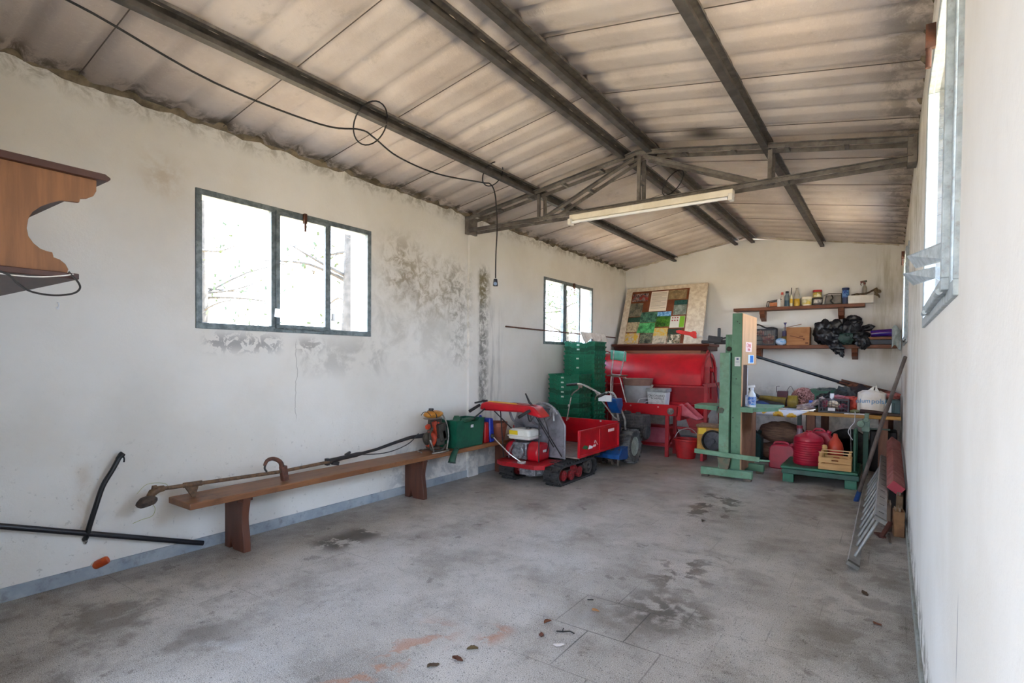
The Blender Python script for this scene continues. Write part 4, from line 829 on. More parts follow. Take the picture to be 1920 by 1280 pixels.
obj('lid', MB().ob((-2.93, 8.2, .990), (.325, .245, .055)), mat('#a3a8ad', '#7e8388', 12, .6, dirt='#4e5256'), t, bevel=.01)
mb = text_mb('CALCINANO', .045, (-2.925, 8.082, .905), (1, 0, 0)); o_ = text_mb('CACHEPELLE', .042, (-2.925, 8.085, .865), (1, 0, 0)); me = bpy.data.meshes.new('x'); o_.b.to_mesh(me); mb.b.from_mesh(me)
obj('printed_text', mb, mat('#3c4148', rough=.6), t, smooth=0, label='dark printed lettering')
obj('handle', MB().tube([(-3.13, 8.045, .735), (-3.08, 8.02, .80), (-2.98, 8.02, .825), (-2.86, 8.02, .79), (-2.82, 8.02, .735)], .005, 8, smooth=5), mat('#d9dbe0', rough=.35), t)
solo('wooden_stick', MB().cyl((-3.07, 8.22, 1.01), (-3.03, 8.2, 1.06), .016), mat('#d8c4b4', rough=.7), 'short pale stick lying on the white tub', 'stick')
solo('steel_wire', MB().tube([(-3.20, 8.03, .795), (-3.16, 8.02, .85), (-3.05, 8.02, .868), (-2.95, 8.02, .85), (-2.90, 8.03, .795)], .005, 8, smooth=5), mat('#e1e3e8', rough=.3), 'white bent wire arching over the edge of the red trough', 'wire')
# red bucket and heater
t = thing('red_bucket', 'wide red plastic bucket on the floor beside the yellow heater', 'bucket', (-2.47, 8.12, 0))
obj('body', MB().lathe([(0, 0), (.130, 0), (.150, .10), (.168, .255), (.185, .262), (.185, .285), (.160, .285), (.142, .10), (.12, .01), (0, .01)], (-2.47, 8.12, .002), 36), mat('#c3272b', '#a82024', 8, .5, dirt='#7d2a28'), t)
obj('handle', MB().tube([(-2.65, 8.12, .28), (-2.60, 8.18, .38), (-2.47, 8.22, .43), (-2.35, 8.18, .38), (-2.29, 8.12, .28)], .005, 8, smooth=6), mat('#cfc7c4', rough=.35), t, label='pale wire handle')
t = thing('fan_heater', 'yellow boxed fan heater with a round black mouth behind the bandsaw foot', 'heater', (-2.07, 8.05, 0))
obj('case', MB().box(-2.26, -1.82, 7.92, 8.20, .16, .50), mat('#c9953a', '#a87527', 6, .5, dirt='#6e4b20', name='ochre_case'), t, bevel=.012)
obj('lid', MB().box(-2.27, -1.81, 7.91, 8.21, .50, .535), mat('#8a6a52', '#6f5442', 8, .7, dirt='#b89a7a'), t, bevel=.006)
obj('mouth_ring', MB().lathe([(.150, .02), (.158, -.03), (.145, -.035), (.132, -.02), (.125, .02)], (-2.03, 7.92, .315), 32, 'y'), MBLKD, t)
obj('fan', MB().lathe([(0, -.005), (.03, -.005), (.035, .01), (.13, .02), (.13, .024), (0, .024)], (-2.03, 7.893, .315), 28, 'y').ob((-2.03, 7.905, .315), (.22, .008, .02), (0, 30, 0)).ob((-2.03, 7.905, .315), (.22, .008, .02), (0, 120, 0)), mat('#33343c', '#4c4d58', 12, .5), t)  # dark disc paints the shade of the hollow mouth, with fan bars
obj('sticker', MB().box(-2.235, -2.13, 7.914, 7.92, .40, .485), mat('#f0c832', rough=.5), t, label='bright yellow sticker')
for x in (-2.2, -1.9): obj('foot', MB().box(x-.02, x+.02, 7.96, 8.18, 0, .16), MREDD, t, bevel=.003)
# mantel with display board
MMAN = mat('#5b2a18', '#6d3620', 4, .45, stretch=(.6, 6, 6), bump=.05, name='mantel_wood')
t = thing('mantel_shelf', 'dark red-brown wooden mantel shelf on the back wall above the red machine', 'shelf', (-3.35, 9.94, 1.6))
obj('top_board', MB().prism([(9.30, 1.690), (9.27, 1.715), (9.27, 1.735), (9.945, 1.735), (9.945, 1.690)], 'x', -4.215, -2.47), MMAN, t, bevel=.004)
obj('moulding', MB().prism([(9.33, 1.62), (9.31, 1.665), (9.30, 1.690), (9.945, 1.690), (9.945, 1.62)], 'x', -4.19, -2.50), mat('#3f1710', rough=.5), t)
obj('frieze', MB().box(-4.15, -2.62, 9.335, 9.945, 1.48, 1.62), mat('#8f5430', '#7c4625', 3, .5, stretch=(.6, 5, 5), name='frieze_wood'), t, bevel=.003)
t = thing('display_board', 'rough cream board pinned with farm photographs leaning on the mantel', 'display board', (-3.4, 9.4, 1.737))
BL, BR, TL, TR = Vector((-4.15, 9.37, 1.737)), Vector((-2.62, 9.37, 1.737)), Vector((-4.17, 9.86, 2.815)), Vector((-2.655, 9.86, 2.835))
BN = (BR-BL).cross(TL-BL).normalized()
if BN.y > 0: BN = -BN
def bp(u, v, o=0): return BL.lerp(BR, u).lerp(TL.lerp(TR, u), v)+BN*o
def sheet(u0, u1, v0, v1, o, th):
    vs = [bp(u, v, q) for q in (o, o+th) for u, v in ((u0, v0), (u1, v0), (u1, v1), (u0, v1))]
    return MB()._f(vs, [(0,3,2,1), (4,5,6,7), (0,1,5,4), (1,2,6,5), (2,3,7,6), (3,0,4,7)])
obj('panel', sheet(0, 1, 0, 1, -.05, .05), mat('#e8dcc8', '#d0bfa8', 16, .95, bump=1.0, bs=28, name='rough_render'), t, bevel=.008)
cork = obj('backing_board', sheet(.085, .795, .005, .925, 0, .008), mat('#7e4426', '#6b3519', 5, .8), t, label='brown backing sheet')
def photo_mat(nm, a, b, c3=None, sc=30, split=None):
    s = NT(nm); f = s.ramp(s.noise(sc, 8, .75), .42, .58); c = s.mix(f, lin(a), lin(b))
    if c3: c = s.mix(s.ramp(s.noise(sc*.5, 6, .7), .50, .58), c, lin(c3))
    if split:
        sp_ = s.n('SeparateXYZ'); s.l(s.tc.outputs['Generated'], sp_.inputs[0]); c = s.mix(s.ramp(sp_.outputs[2], split[0]-.02, split[0]+.02), c, s.mix(f, lin(split[1]), lin(split[2])))
    return s.fin(c, .3)
PH = [(.10,.30,.745,.885,'#2a2226','#b09a94','#9a2f26',None,'people around a table'),(.55,.77,.745,.905,'#8c7655','#6f6047','#a08a68',None,'brown field'),
 (.085,.25,.475,.715,'#6d6a58','#8c8672','#4b4e44',None,'grey field'),(.635,.79,.475,.725,'#7f8579','#59665a','#9aa39a',(.68,'#2b5a54','#17403c'),'ploughed field and trees'),
 (.09,.245,.205,.465,'#c2b08e','#a8977a','#8b7a62',(.66,'#12352c','#244a3c'),'pale field'),(.24,.45,.365,.545,'#2f5a4c','#5f9277','#1d3f36',None,'green crops'),
 (.445,.615,.285,.54,'#2f6a1e','#55872e','#1d4316',(.70,'#1d6fb8','#8fc4e8'),'vineyard rows under blue sky'),(.225,.44,.185,.36,'#3f9a56','#6bbf7d','#2a6f3f',None,'bright green leaves'),
 (.085,.265,.005,.185,'#cdb898','#a89a84','#d6a92c',None,'yellow fruit'),(.275,.43,.01,.18,'#3c4438','#8d8a6f','#262c26',None,'dark undergrowth'),
 (.435,.60,.005,.262,'#cdbfa8','#b8a890','#8e8879',(.50,'#d9a82a','#c9b98a'),'rows of yellow fruit'),(.605,.76,.005,.245,'#2f3f30','#9a8468','#d8cdb8',(.60,'#1f4a3a','#2d2520'),'market crates')]
for u0, u1, v0, v1, a, b, c3, spl, what in PH:
    obj('photograph', sheet(u0, u1, v0, v1, .008, .002), photo_mat('photo_'+what.replace(' ', '_'), a, b, c3, 26, spl), t, smooth=0, label='photograph of '+what)
pg = obj('typed_page', sheet(.335, .545, .555, .905, .008, .002), mat('#e6d9c8', rough=.7), t, smooth=0, label='white typed page')
mb = MB()
for k in range(13):
    v = .87-k*.022; q = sheet(.35, .53-(.06 if k % 4 == 3 else 0), v, v+.006, .0101, .0004); me = bpy.data.meshes.new('x'); q.b.to_mesh(me); mb.b.from_mesh(me)
obj('text_lines', mb, mat('#a59a8c', rough=.7), pg, smooth=0)
pc = obj('leaflet', sheet(.615, .785, .262, .455, .008, .002), mat('#d8d3c8', rough=.6), t, smooth=0, label='white leaflet with red fruit pictures')
obj('green_band', sheet(.725, .782, .268, .45, .0101, .0005), mat('#7fb52c', rough=.5), pc, smooth=0)
mb = MB()
for k in range(6):
    p = bp(.64+(k % 3)*.030, .425-(k//3)*.045, .011); mb.blob(p, (.016, .004, .016), 1)
obj('fruit_dots', mb, mat('#a3262e', rough=.5), pc)
# hedge trimmer lying on the mantel
t = thing('pole_saw', 'red-bladed pole saw lying from the mantel behind the green bandsaw', 'pole saw', (-2.6, 9.3, 1.75))
def q9(x, y, Y=9.22):
    d = R2*((x-960)/1017.41)+U2*((692.7-y)/1017.41)+F_; return Vector((0, 0, CAMZ))+d*(Y/d.y)
obj('blade_cover', MB().prism([(-2.975, 1.92), (-2.985, 1.955), (-2.93, 1.965), (-2.73, 1.925), (-2.70, 1.94), (-2.655, 1.935), (-2.64, 1.90), (-2.64, 1.82), (-2.68, 1.82), (-2.75, 1.865), (-2.92, 1.90)], 'y', 9.14, 9.17), mat('#d3231a', '#b51a14', 8, .4), t, bevel=.006, label='bright red blade cover')
obj('bar', MB().bar((-2.66, 9.155, 1.885), (-2.40, 9.155, 1.79), .018, .012), MCHR, t)
obj('motor_head', MB().ob((-2.34, 9.155, 1.80), (.22, .08, .10), (0, 8, 0)).cyl((-2.28, 9.155, 1.83), (-2.28, 9.155, 1.98), .025).ob((-2.36, 9.20, 1.76), (.40, .12, .05)), MBLK, t, bevel=.01)
obj('pole', MB().tube([(-2.40, 9.15, 1.775), (-2.1, 9.12, 1.84), (-1.80, 9.08, 1.98)], .012, 8, smooth=4).tube([(-2.40, 9.18, 1.755), (-2.1, 9.16, 1.80), (-1.80, 9.12, 1.93)], .008, 8, smooth=4).tube([(-2.35, 9.15, 1.74), (-1.85, 9.15, 1.735)], .022, 10), MBLK, t)
solo('cable_grommet', MB().lathe([(0, -.04), (.030, -.035), (.034, -.01), (.02, 0), (0, 0)], (-2.24, 9.94, 1.50), 16, 'y'), MBLK, 'small round black cap on the back wall left of the bandsaw', 'cap')
t = thing('hanging_tool', 'long thin grey hand tool hanging at the right end of the red drum', 'tool', (-2.27, 8.75, 1.0))
obj('strap', MB().tube([(-2.30, 8.66, 1.62), (-2.275, 8.72, 1.45), (-2.25, 8.75, 1.22), (-2.19, 8.78, 1.02)], .006, 6, smooth=5), MBLKD, t)
obj('handle', MB().tube([(-2.195, 8.78, 1.03), (-2.165, 8.79, .86)], [.014, .022], 10), mat('#55505c', rough=.6), t)
# ------------------------------------------------------------------ bandsaw
MSAW = mat('#5a8a6b', '#4e7c5f', 5, .5, dirt='#2f4d3c', da=.5, name='bandsaw_green')
MSAW2 = mat('#719b80', '#5f8a6e', 7, .5, dirt='#6b5a46', da=.5, name='bandsaw_pale')
MPLY = mat('#d3a882', '#c49a74', 3, .55, stretch=(3, 3, .5), dirt='#a87f5c', da=.3, name='plywood')
MPLYD = mat('#9f7254', '#86593e', 4, .6, stretch=(3, 3, .6), dirt='#4a3020', da=.5, name='old_plywood')
t = thing('bandsaw', 'tall green bandsaw with plywood wheel covers, stickers and green table', 'bandsaw', (-1.6, 7.4, 0))
obj('front_cover', MB().box(-1.60, -1.485, 7.05, 7.09, .10, 2.035), MSAW, t, bevel=.004, label='tall green front cover')
uh = obj('upper_door', MB().box(-1.50, -1.482, 7.09, 7.92, 1.40, 2.035), MPLY, t, bevel=.004, label='pale plywood upper wheel door')
obj('upper_housing', MB().box(-1.60, -1.50, 7.09, 7.92, 1.40, 2.03), MSAW, t, bevel=.003)
obj('lower_door', MB().box(-1.50, -1.482, 7.09, 7.98, .075, .875), MPLYD, t, bevel=.004, label='brown plywood lower wheel door')
obj('lower_housing', MB().box(-1.60, -1.50, 7.09, 7.98, .09, .87), MSAW, t, bevel=.003)
obj('inner_post', MB().box(-1.60, -1.495, 7.09, 7.42, .87, 1.40), mat('#4a3026', '#35221b', 8, .7), t, label='dark inner wooden post')
obj('edge_strip', MB().box(-1.486, -1.476, 7.05, 7.10, .08, 2.03), MPLY, t, bevel=.002)
obj('column', MB().box(-1.73, -1.612, 7.0, 7.12, .09, 1.55).box(-1.70, -1.60, 7.12, 7.6, .2, .86), MSAW2, t, bevel=.004)
obj('upper_arm', MB().box(-1.70, -1.60, 7.15, 7.5, 1.45, 1.78).box(-1.695, -1.66, 7.14, 7.15, 1.58, 1.70), MSAW, t, bevel=.004)
obj('adjuster', MB().cyl((-1.655, 7.13, 1.60), (-1.655, 7.16, 1.60), .03).cyl((-1.70, 7.2, 1.66), (-1.62, 7.2, 1.66), .015), MBLKD, t)
obj('blade', MB().box(-1.56, -1.545, 7.66, 7.67, .87, 1.40), MCHR, t)
obj('guide_rod', MB().cyl((-1.50, 7.45, .98), (-1.50, 7.45, 1.36), .008), MWHITE, t, label='pale guide rod')
tb = obj('saw_table', MB().prism([(-2.06, 7.10), (-1.74, 6.93), (-1.74, 7.55), (-2.06, 7.4)], 'z', .872, .888).prism([(-1.48, 6.97), (-1.33, 6.95), (-1.10, 7.28), (-1.10, 7.72), (-1.48, 7.72)], 'z', .868, .888).prism([(-1.48, 6.975), (-1.33, 6.955), (-1.33, 6.97), (-1.48, 6.99)], 'z', .83, .87).prism([(-1.33, 6.955), (-1.10, 7.285), (-1.115, 7.29), (-1.34, 6.97)], 'z', .84, .87).prism([(-2.06, 7.10), (-1.74, 6.93), (-1.74, 6.95), (-2.05, 7.115)], 'z', .835, .875), MSAW2, t, bevel=.002)
obj('table_bracket', MB().box(-1.76, -1.68, 6.99, 7.05, .80, .86).cyl((-1.70, 6.98, .84), (-1.70, 7.0, .84), .03), mat('#4f6152', '#5b5346', 14, .6), tb)
obj('foot_bar', MB().ob((-1.62, 6.93, .30), (.76, .04, .055), (0, 2.5, 0)).cyl((-1.26, 6.93, .275), (-1.13, 6.93, .28), .012), MSAW2, t, bevel=.003)
obj('base_beam', MB().box(-1.93, -1.33, 6.95, 7.03, .03, .12), MSAW2, t, bevel=.004)
obj('base_beam', MB().box(-1.85, -1.30, 7.52, 7.62, .03, .12), MSAW, t, bevel=.004)
obj('base_plate', MB().box(-1.70, -1.52, 6.97, 7.86, .02, .10).prism([(-1.70, .12), (-1.60, .12), (-1.57, .26), (-1.73, .26)], 'y', 6.94, 6.97), mat('#7a6a56', '#5d6b58', 9, .7, dirt='#3f3a30'), t, bevel=.004)
for x, y in ((-1.88, 6.99), (-1.38, 6.99), (-1.80, 7.57), (-1.35, 7.57)): obj('foot', MB().box(x-.04, x+.04, y-.04, y+.04, 0, .03), mat('#6b6056', '#504841', 12, .8), t)
st = obj('sticker', MB().box(-1.565, -1.50, 7.047, 7.05, 1.385, 1.50), mat('#cfd4d2', rough=.5), t, label='white maker plate')
obj('print', MB().box(-1.545, -1.52, 7.0455, 7.047, 1.46, 1.485).box(-1.555, -1.51, 7.0455, 7.047, 1.435, 1.440), mat('#5d6a8a', rough=.5), st)
st = obj('sticker', MB().box(-1.482, -1.479, 7.24, 7.60, 1.565, 1.69), mat('#f0d4ce', rough=.5), t, label='pink and red sticker')
obj('red_text', text_mb('COMAE', .075, (-1.4785, 7.42, 1.645), (0, 1, 0)), mat('#d0243a', rough=.5), st, smooth=0)
obj('red_text', text_mb('TECNO', .045, (-1.4785, 7.42, 1.593), (0, 1, 0)), mat('#d0243a', rough=.5), st, smooth=0)
st = obj('sticker', MB().box(-1.482, -1.479, 7.40, 7.74, 1.42, 1.53), mat('#dde6ee', rough=.5), t, label='white and blue sticker')
obj('blue_square', MB().box(-1.479, -1.4785, 7.50, 7.70, 1.43, 1.52), mat('#2f78c4', rough=.5), st)
obj('bolts', MB().cyl((-1.54, 7.046, 1.93), (-1.54, 7.05, 1.93), .007).cyl((-1.515, 7.046, 1.91), (-1.515, 7.05, 1.91), .006).cyl((-1.545, 7.046, 1.23), (-1.545, 7.05, 1.23), .007).cyl((-1.575, 7.046, .75), (-1.575, 7.05, .75), .008), MBLK, t)
# spray bottle
def spray(loc, label, body_m, trig_m, h=.17, r=.036, lab_m=None, tail=None):
    t = thing('spray_bottle', label, 'spray bottle', loc)
    b_ = obj('bottle', MB().lathe([(0, 0), (r, 0), (r, h*.62), (r*.85, h*.78), (r*.42, h*.92), (r*.38, h), (0, h)], (0, 0, 0), 22), body_m, t, local=True)
    if lab_m: obj('label', MB().lathe([(r*1.01, h*.12), (r*1.02, h*.14), (r*1.02, h*.60), (r*1.01, h*.62)], (0, 0, 0), 22), lab_m, b_, local=True, label='blue printed label')
    obj('trigger_head', MB().cyl((0, 0, h), (0, 0, h+.03), r*.45).ob((-.012, 0, h+.045), (.085, .024, .028), (0, -8, 0)).tube([(-.035, 0, h+.035), (-.05, 0, h+.01), (-.04, 0, h-.015)], [.007, .006, .005], 8, smooth=3), trig_m, t, local=True, bevel=.003)
    return t
MBL = photo_mat('blue_label', '#1d5fb8', '#dbe6f2', '#3f86cf', 12)
spray((-1.375, 7.12, .889), 'white spray bottle with a blue label standing on the bandsaw table', mat('#dfe3ea', rough=.35), mat('#d5d9e2', rough=.4), .205, .047, MBL)
solo('blue_carton', MB().box(-1.46, -1.43, 7.16, 7.22, .889, 1.03), photo_mat('carton_print', '#6c7ea8', '#b9c2d8', '#3a4f86', 14), 'small blue-grey carton behind the white spray bottle', 'carton', bevel=.003)
# ------------------------------------------------------------------ shelves on the back wall
MSHW = mat('#7b4527', '#5f3119', 3, .55, stretch=(.7, 6, 6), dirt='#3a1e10', bump=.15, bs=20, name='shelf_plank')
def shelf(name, label, x0, x1, z, y0, th, brs):
    t = thing(name, label, 'shelf', ((x0+x1)/2, YB, z))
    obj('plank', MB().box(x0, x1, y0, YB-.002, z-th, z), MSHW, t, bevel=.006)
    for bx in brs:
        obj('bracket', MB().prism([(YB-.002, z-th), (y0+.03, z-th), (y0+.05, z-th-.06), (y0+.08, z-th-.065), (y0+.10, z-th-.12), (y0+.14, z-th-.13), (YB-.002, z-th-.17)], 'x', bx-.04, bx+.04), MSHW, t, bevel=.004)
ZU, ZL_ = 2.335, 1.71
shelf('upper_shelf', 'upper rough wooden wall shelf holding bottles and tins', -2.19, -.32, ZU, 9.70, .05, (-1.75, -.63))
shelf('lower_shelf', 'lower rough wooden wall shelf holding box and black bags', -2.0, .135, ZL_, 9.68, .055, (-.44, -1.80))
def bottle(name, label, cat, x, y, z, prof, m_, cap=None, capm=None, lab=None, labm=None, seg=18, liquid=None):
    t = thing(name, label, cat, (x, y, z))
    b_ = obj('body', MB().lathe([(0, 0)]+prof+[(0, prof[-1][1])], (0, 0, .001), seg), m_, t, local=True)
    if cap: obj('cap', MB().lathe([(0, cap[0]), (cap[2], cap[0]), (cap[2]*.95, cap[1]), (0, cap[1])], (0, 0, .001), seg), capm, t, local=True)
    if lab: obj('label', MB().lathe([(lab[2], lab[0]), (lab[2]+.001, lab[0]+.002), (lab[2]+.001, lab[1]-.002), (lab[2], lab[1])], (0, 0, .001), seg), labm, t, local=True)
    return t
Y1 = 9.80
t = thing('small_basket', 'low dark basket of orange bits at the left of the upper shelf', 'basket', (-1.58, Y1, ZU))
obj('basket', MB().tube([(-1.68, 9.74, ZU+.01), (-1.67, 9.74, ZU+.09), (-1.55, 9.74, ZU+.11), (-1.46, 9.74, ZU+.12)], .008, 6).tube([(-1.68, 9.88, ZU+.01), (-1.67, 9.88, ZU+.09), (-1.46, 9.88, ZU+.12)], .008, 6).box(-1.68, -1.49, 9.74, 9.88, ZU+.001, ZU+.012).ob((-1.50, 9.81, ZU+.06), (.02, .13, .10)), MBLKD, t)
obj('orange_block', MB().ob((-1.585, 9.80, ZU+.045), (.12, .09, .065), (0, 0, 8)), mat('#c0794d', '#a8633a', 10, .7), t, bevel=.008)
bottle('plastic_bottle', 'slim white bottle with a red cap on the upper shelf', 'bottle', -1.455, 9.78, ZU, [(.030, 0), (.030, .14), (.016, .18), (.015, .20)], mat('#c8beb4', '#b0a59b', 10, .4), (.195, .235, .019), mat('#b3392c', rough=.4))
bottle('white_jar', 'small white jar in front of the red-capped bottle', 'jar', -1.495, 9.74, ZU, [(.026, 0), (.026, .10), (.024, .12)], mat('#e2e0dc', rough=.4))
bottle('plastic_bottle', 'translucent bottle of blue-grey liquid with a black cap on the upper shelf', 'bottle', -1.385, 9.79, ZU, [(.036, 0), (.036, .17), (.022, .205), (.018, .22)], mat('#6f7b82', '#87939a', 8, .25), (.215, .25, .026), MBLK, (.01, .10, .0365), mat('#2c4a5c', rough=.3))
bottle('plastic_bottle', 'small cream bottle with a yellow label and thin black spout', 'bottle', -1.318, 9.76, ZU, [(.021, 0), (.021, .15), (.008, .175), (.007, .19)], mat('#d9cfae', rough=.4), (.19, .30, .006), MBLK, (.05, .12, .0215), mat('#c49f2e', rough=.5))
bottle('plastic_bottle', 'tall clear bottle half full of yellow oil, tallest on the upper shelf', 'bottle', -1.245, 9.80, ZU, [(.042, 0), (.042, .11), (.038, .12), (.042, .13), (.042, .19), (.020, .25), (.017, .275)], mat('#a09a90', '#b5afa6', 8, .2), (.272, .295, .019), mat('#8e8a84', rough=.5), (.005, .12, .0425), mat('#b88f1c', '#c9a63a', 14, .3))
bottle('plastic_tub', 'round white and yellow labelled tub on the upper shelf', 'tub', -1.10, 9.79, ZU, [(.066, 0), (.072, .12), (.074, .125), (.074, .14), (.068, .142)], mat('#ded5c0', rough=.5), None, None, (.02, .10, .0715), photo_mat('tub_label', '#d9cfa6', '#8a8f62', '#c4a83a', 9))
bottle('dark_jar', 'dark jar with a white label below the red-lidded jar', 'jar', -.945, 9.79, ZU, [(.062, 0), (.062, .10), (.055, .118)], mat('#2d2422', '#40322d', 10, .4), None, None, (.03, .09, .0625), photo_mat('jar_label', '#cfc8c0', '#5f5a58', None, 12))
bottle('red_lidded_jar', 'yellow labelled jar with a wide red lid standing on the dark jar', 'jar', -.955, 9.79, ZU+.121, [(.060, 0), (.062, .085)], mat('#8c7a3a', '#5b5a2c', 12, .4), (.085, .118, .068), mat('#a8242a', rough=.4), (.01, .075, .0625), photo_mat('jar2_label', '#c9a536', '#3f5a30', '#e0d8b0', 12))
solo('tin_can', MB().lathe([(0, 0), (.045, 0), (.045, .12), (0, .12)], (-1.01, 9.86, ZU+.001), 18), mat('#3a3b36', '#55584a', 10, .5), 'small dark tin squeezed between the tub and the dark jar', 'tin')
t = thing('wire_tray', 'empty grey metal tray with a dark wire frame on the upper shelf', 'tray', (-.76, Y1, ZU))
obj('panel', MB().ob((-.745, 9.84, ZU+.085), (.24, .008, .15), (-8, 0, 0)).ob((-.86, 9.80, ZU+.075), (.03, .10, .14), (0, 8, 0)), mat('#8f8a83', '#746f68', 12, .4, .3), t)
obj('frame', MB().tube([(-.885, 9.75, ZU+.01), (-.86, 9.77, ZU+.15), (-.80, 9.79, ZU+.175), (-.63, 9.79, ZU+.17), (-.62, 9.75, ZU+.01)], .007, 6).tube([(-.885, 9.75, ZU+.01), (-.62, 9.75, ZU+.01)], .006, 6).tube([(-.76, 9.76, ZU+.15), (-.74, 9.75, ZU+.10), (-.77, 9.75, ZU+.06), (-.73, 9.75, ZU+.015)], .010, 6, smooth=4), MBLKD, t)
bottle('blue_can', 'tall dark blue can with pale lettering on the upper shelf', 'can', -.575, 9.79, ZU, [(.046, 0), (.046, .22), (.050, .222), (.050, .245), (.046, .25)], mat('#1d2a55', '#17223f', 6, .35), None, None, (.10, .21, .0465), photo_mat('can_label', '#1c3f8c', '#6fa0d8', '#14255a', 14))
t = thing('white_box', 'long low white cardboard box at the right of the upper shelf', 'box', (-.38, Y1, ZU))
obj('body', MB().ob((-.375, 9.79, ZU+.062), (.325, .15, .12), (0, 0, 0)), mat('#e4e0d8', '#d3cdc2', 6, .8), t, bevel=.003)
t = thing('cleaning_brush', 'brown work brush and cloth lying on the white box', 'cleaning brush', (-.32, 9.79, ZU+.124))
obj('handle', MB().tube([(-.50, 9.79, ZU+.135), (-.40, 9.78, ZU+.145), (-.30, 9.77, ZU+.15), (-.22, 9.76, ZU+.19), (-.17, 9.75, ZU+.215)], [.010, .012, .018, .024, .016], 8, smooth=3), mat('#5a4632', '#3c2f22', 20, .8, bump=.4), t)
obj('bristles', MB().blob((-.17, 9.75, ZU+.17), (.045, .03, .035), 2, .35, 4).tube([(-.20, 9.75, ZU+.14), (-.15, 9.74, ZU+.10), (-.14, 9.74, ZU+.07)], [.02, .014, .008], 6).blob((-.43, 9.79, ZU+.14), (.04, .03, .02), 2, .3, 6), mat('#7d6a4e', '#55452f', 25, .9, bump=.6), t)
spray((-.335, 9.87, ZU+.125), 'clear spray bottle with a green and red trigger behind the white box', mat('#8f887c', '#a39b8e', 8, .3), mat('#1f5245', '#7a2a22', 30, .4), .17, .035)
# lower shelf
Y2 = 9.80
def wire_basket(name, label, x0, x1, y0, y1, z, h, m_, nx, nz, cat='crate'):
    t = thing(name, label, cat, ((x0+x1)/2, (y0+y1)/2, z)); mb = MB()
    mb.box(x0, x1, y0, y1, z+.001, z+.008)
    for zz in (0, .3, .6, 1):
        Z = z+.012+(h-.018)*zz; w = .008 if zz in (0, 1) else .004
        mb.bar((x0, y0, Z), (x1, y0, Z), w, w*1.8); mb.bar((x0, y1, Z), (x1, y1, Z), w, w*1.8); mb.bar((x0, y0, Z), (x0, y1, Z), w, w*1.8); mb.bar((x1, y0, Z), (x1, y1, Z), w, w*1.8)
    for k in range(nx+1):
        X = x0+(x1-x0)*k/nx; w = .014 if k in (0, nx) else .005
        mb.bar((X, y0, z), (X, y0, z+h), w, w); mb.bar((X, y1, z), (X, y1, z+h), w, w)
    for k in range(1, nz):
        Yk = y0+(y1-y0)*k/nz; mb.bar((x0, Yk, z), (x0, Yk, z+h), .005, .005); mb.bar((x1, Yk, z), (x1, Yk, z+h), .005, .005)
    obj('basket', mb, m_, t); return t
t = wire_basket('black_crate', 'black slatted plastic crate beside the bandsaw top on the lower shelf', -1.86, -1.54, 9.70, 9.92, ZL_, .27, mat('#2a2c32', '#3c3e46', 12, .5), 12, 7)
obj('lid_flap', MB().grid(lambda u, v: (-1.86+.33*u, 9.72+.18*v, ZL_+.345-.08*u+.015*math.sin(u*9)), 10, 3), MBLK, t, solid=.02)
obj('contents', MB().blob((-1.78, 9.80, ZL_+.20), (.07, .06, .05), 2, .2, 3).blob((-1.66, 9.82, ZL_+.10), (.10, .07, .09), 2, .3, 5), mat('#8d3b38', '#c9b0a0', 16, .7), t, label='red and pale items inside')
t = thing('sprayer_jar', 'purple-topped sprayer bottle with a dirty yellow base on the lower shelf', 'sprayer', (-1.42, 9.80, ZL_))
obj('base', MB().lathe([(0, 0), (.085, 0), (.090, .08), (.060, .15), (.03, .16), (0, .16)], (-1.40, 9.84, ZL_+.001), 20), mat('#8a7a48', '#6a5c38', 10, .5), t)
obj('top', MB().lathe([(.038, .14), (.042, .15), (.040, .23), (.012, .24), (.006, .25), (.006, .33), (.026, .37), (0, .37)], (-1.41, 9.82, ZL_+.001), 16), mat('#3a3560', '#4a4478', 10, .4), t)
solo('tissue_pack', MB().blob((-1.455, 9.73, ZL_+.057), (.085, .045, .056), 3, .10, 7, nz=5), photo_mat('tissue_print', '#c9d8ea', '#4f8fc4', '#eef2f6', 10), 'small crumpled blue and white packet on the lower shelf', 'packet')
t = thing('cardboard_box', 'brown cardboard box on the lower shelf left of the black bags', 'box', (-1.20, 9.80, ZL_))
obj('body', MB().box(-1.37, -1.045, 9.70, 9.92, ZL_+.001, ZL_+.285), mat('#a87449', '#97653d', 4, .8, stretch=(1, 1, 8)), t, bevel=.003)
obj('flap', MB().ob((-1.207, 9.695, ZL_+.235), (.33, .006, .10), (4, 0, 0)).ob((-1.29, 9.72, ZL_+.305), (.26, .05, .005), (0, -12, 0)), mat('#a06d43', '#8a5c37', 5, .8), t)
obj('printed_mark', MB().bar((-1.32, 9.698, ZL_+.15), (-1.12, 9.698, ZL_+.10), .012, .003, (0, 1, 0)).box(-1.19, -1.13, 9.697, 9.70, ZL_+.13, ZL_+.145).ob((-1.12, 9.697, ZL_+.09), (.02, .003, .03), (0, 45, 0)).box(-1.10, -1.06, 9.6975, 9.70, ZL_+.02, ZL_+.045), mat('#6b3f25', rough=.8), t)
MBAG = mat('#0c0c10', '#17181f', 9, .33, bump=.6, bs=14, name='bin_bag')
def bag(label, parts, seed):
    mb = MB()
    for k, (c, s_, rot) in enumerate(parts): mb.blob(c, s_, 4, .20, seed+k, rot=rot, nz=4)
    return solo('bin_bag', mb, MBAG, label, 'bag', group='black bags on the lower shelf')
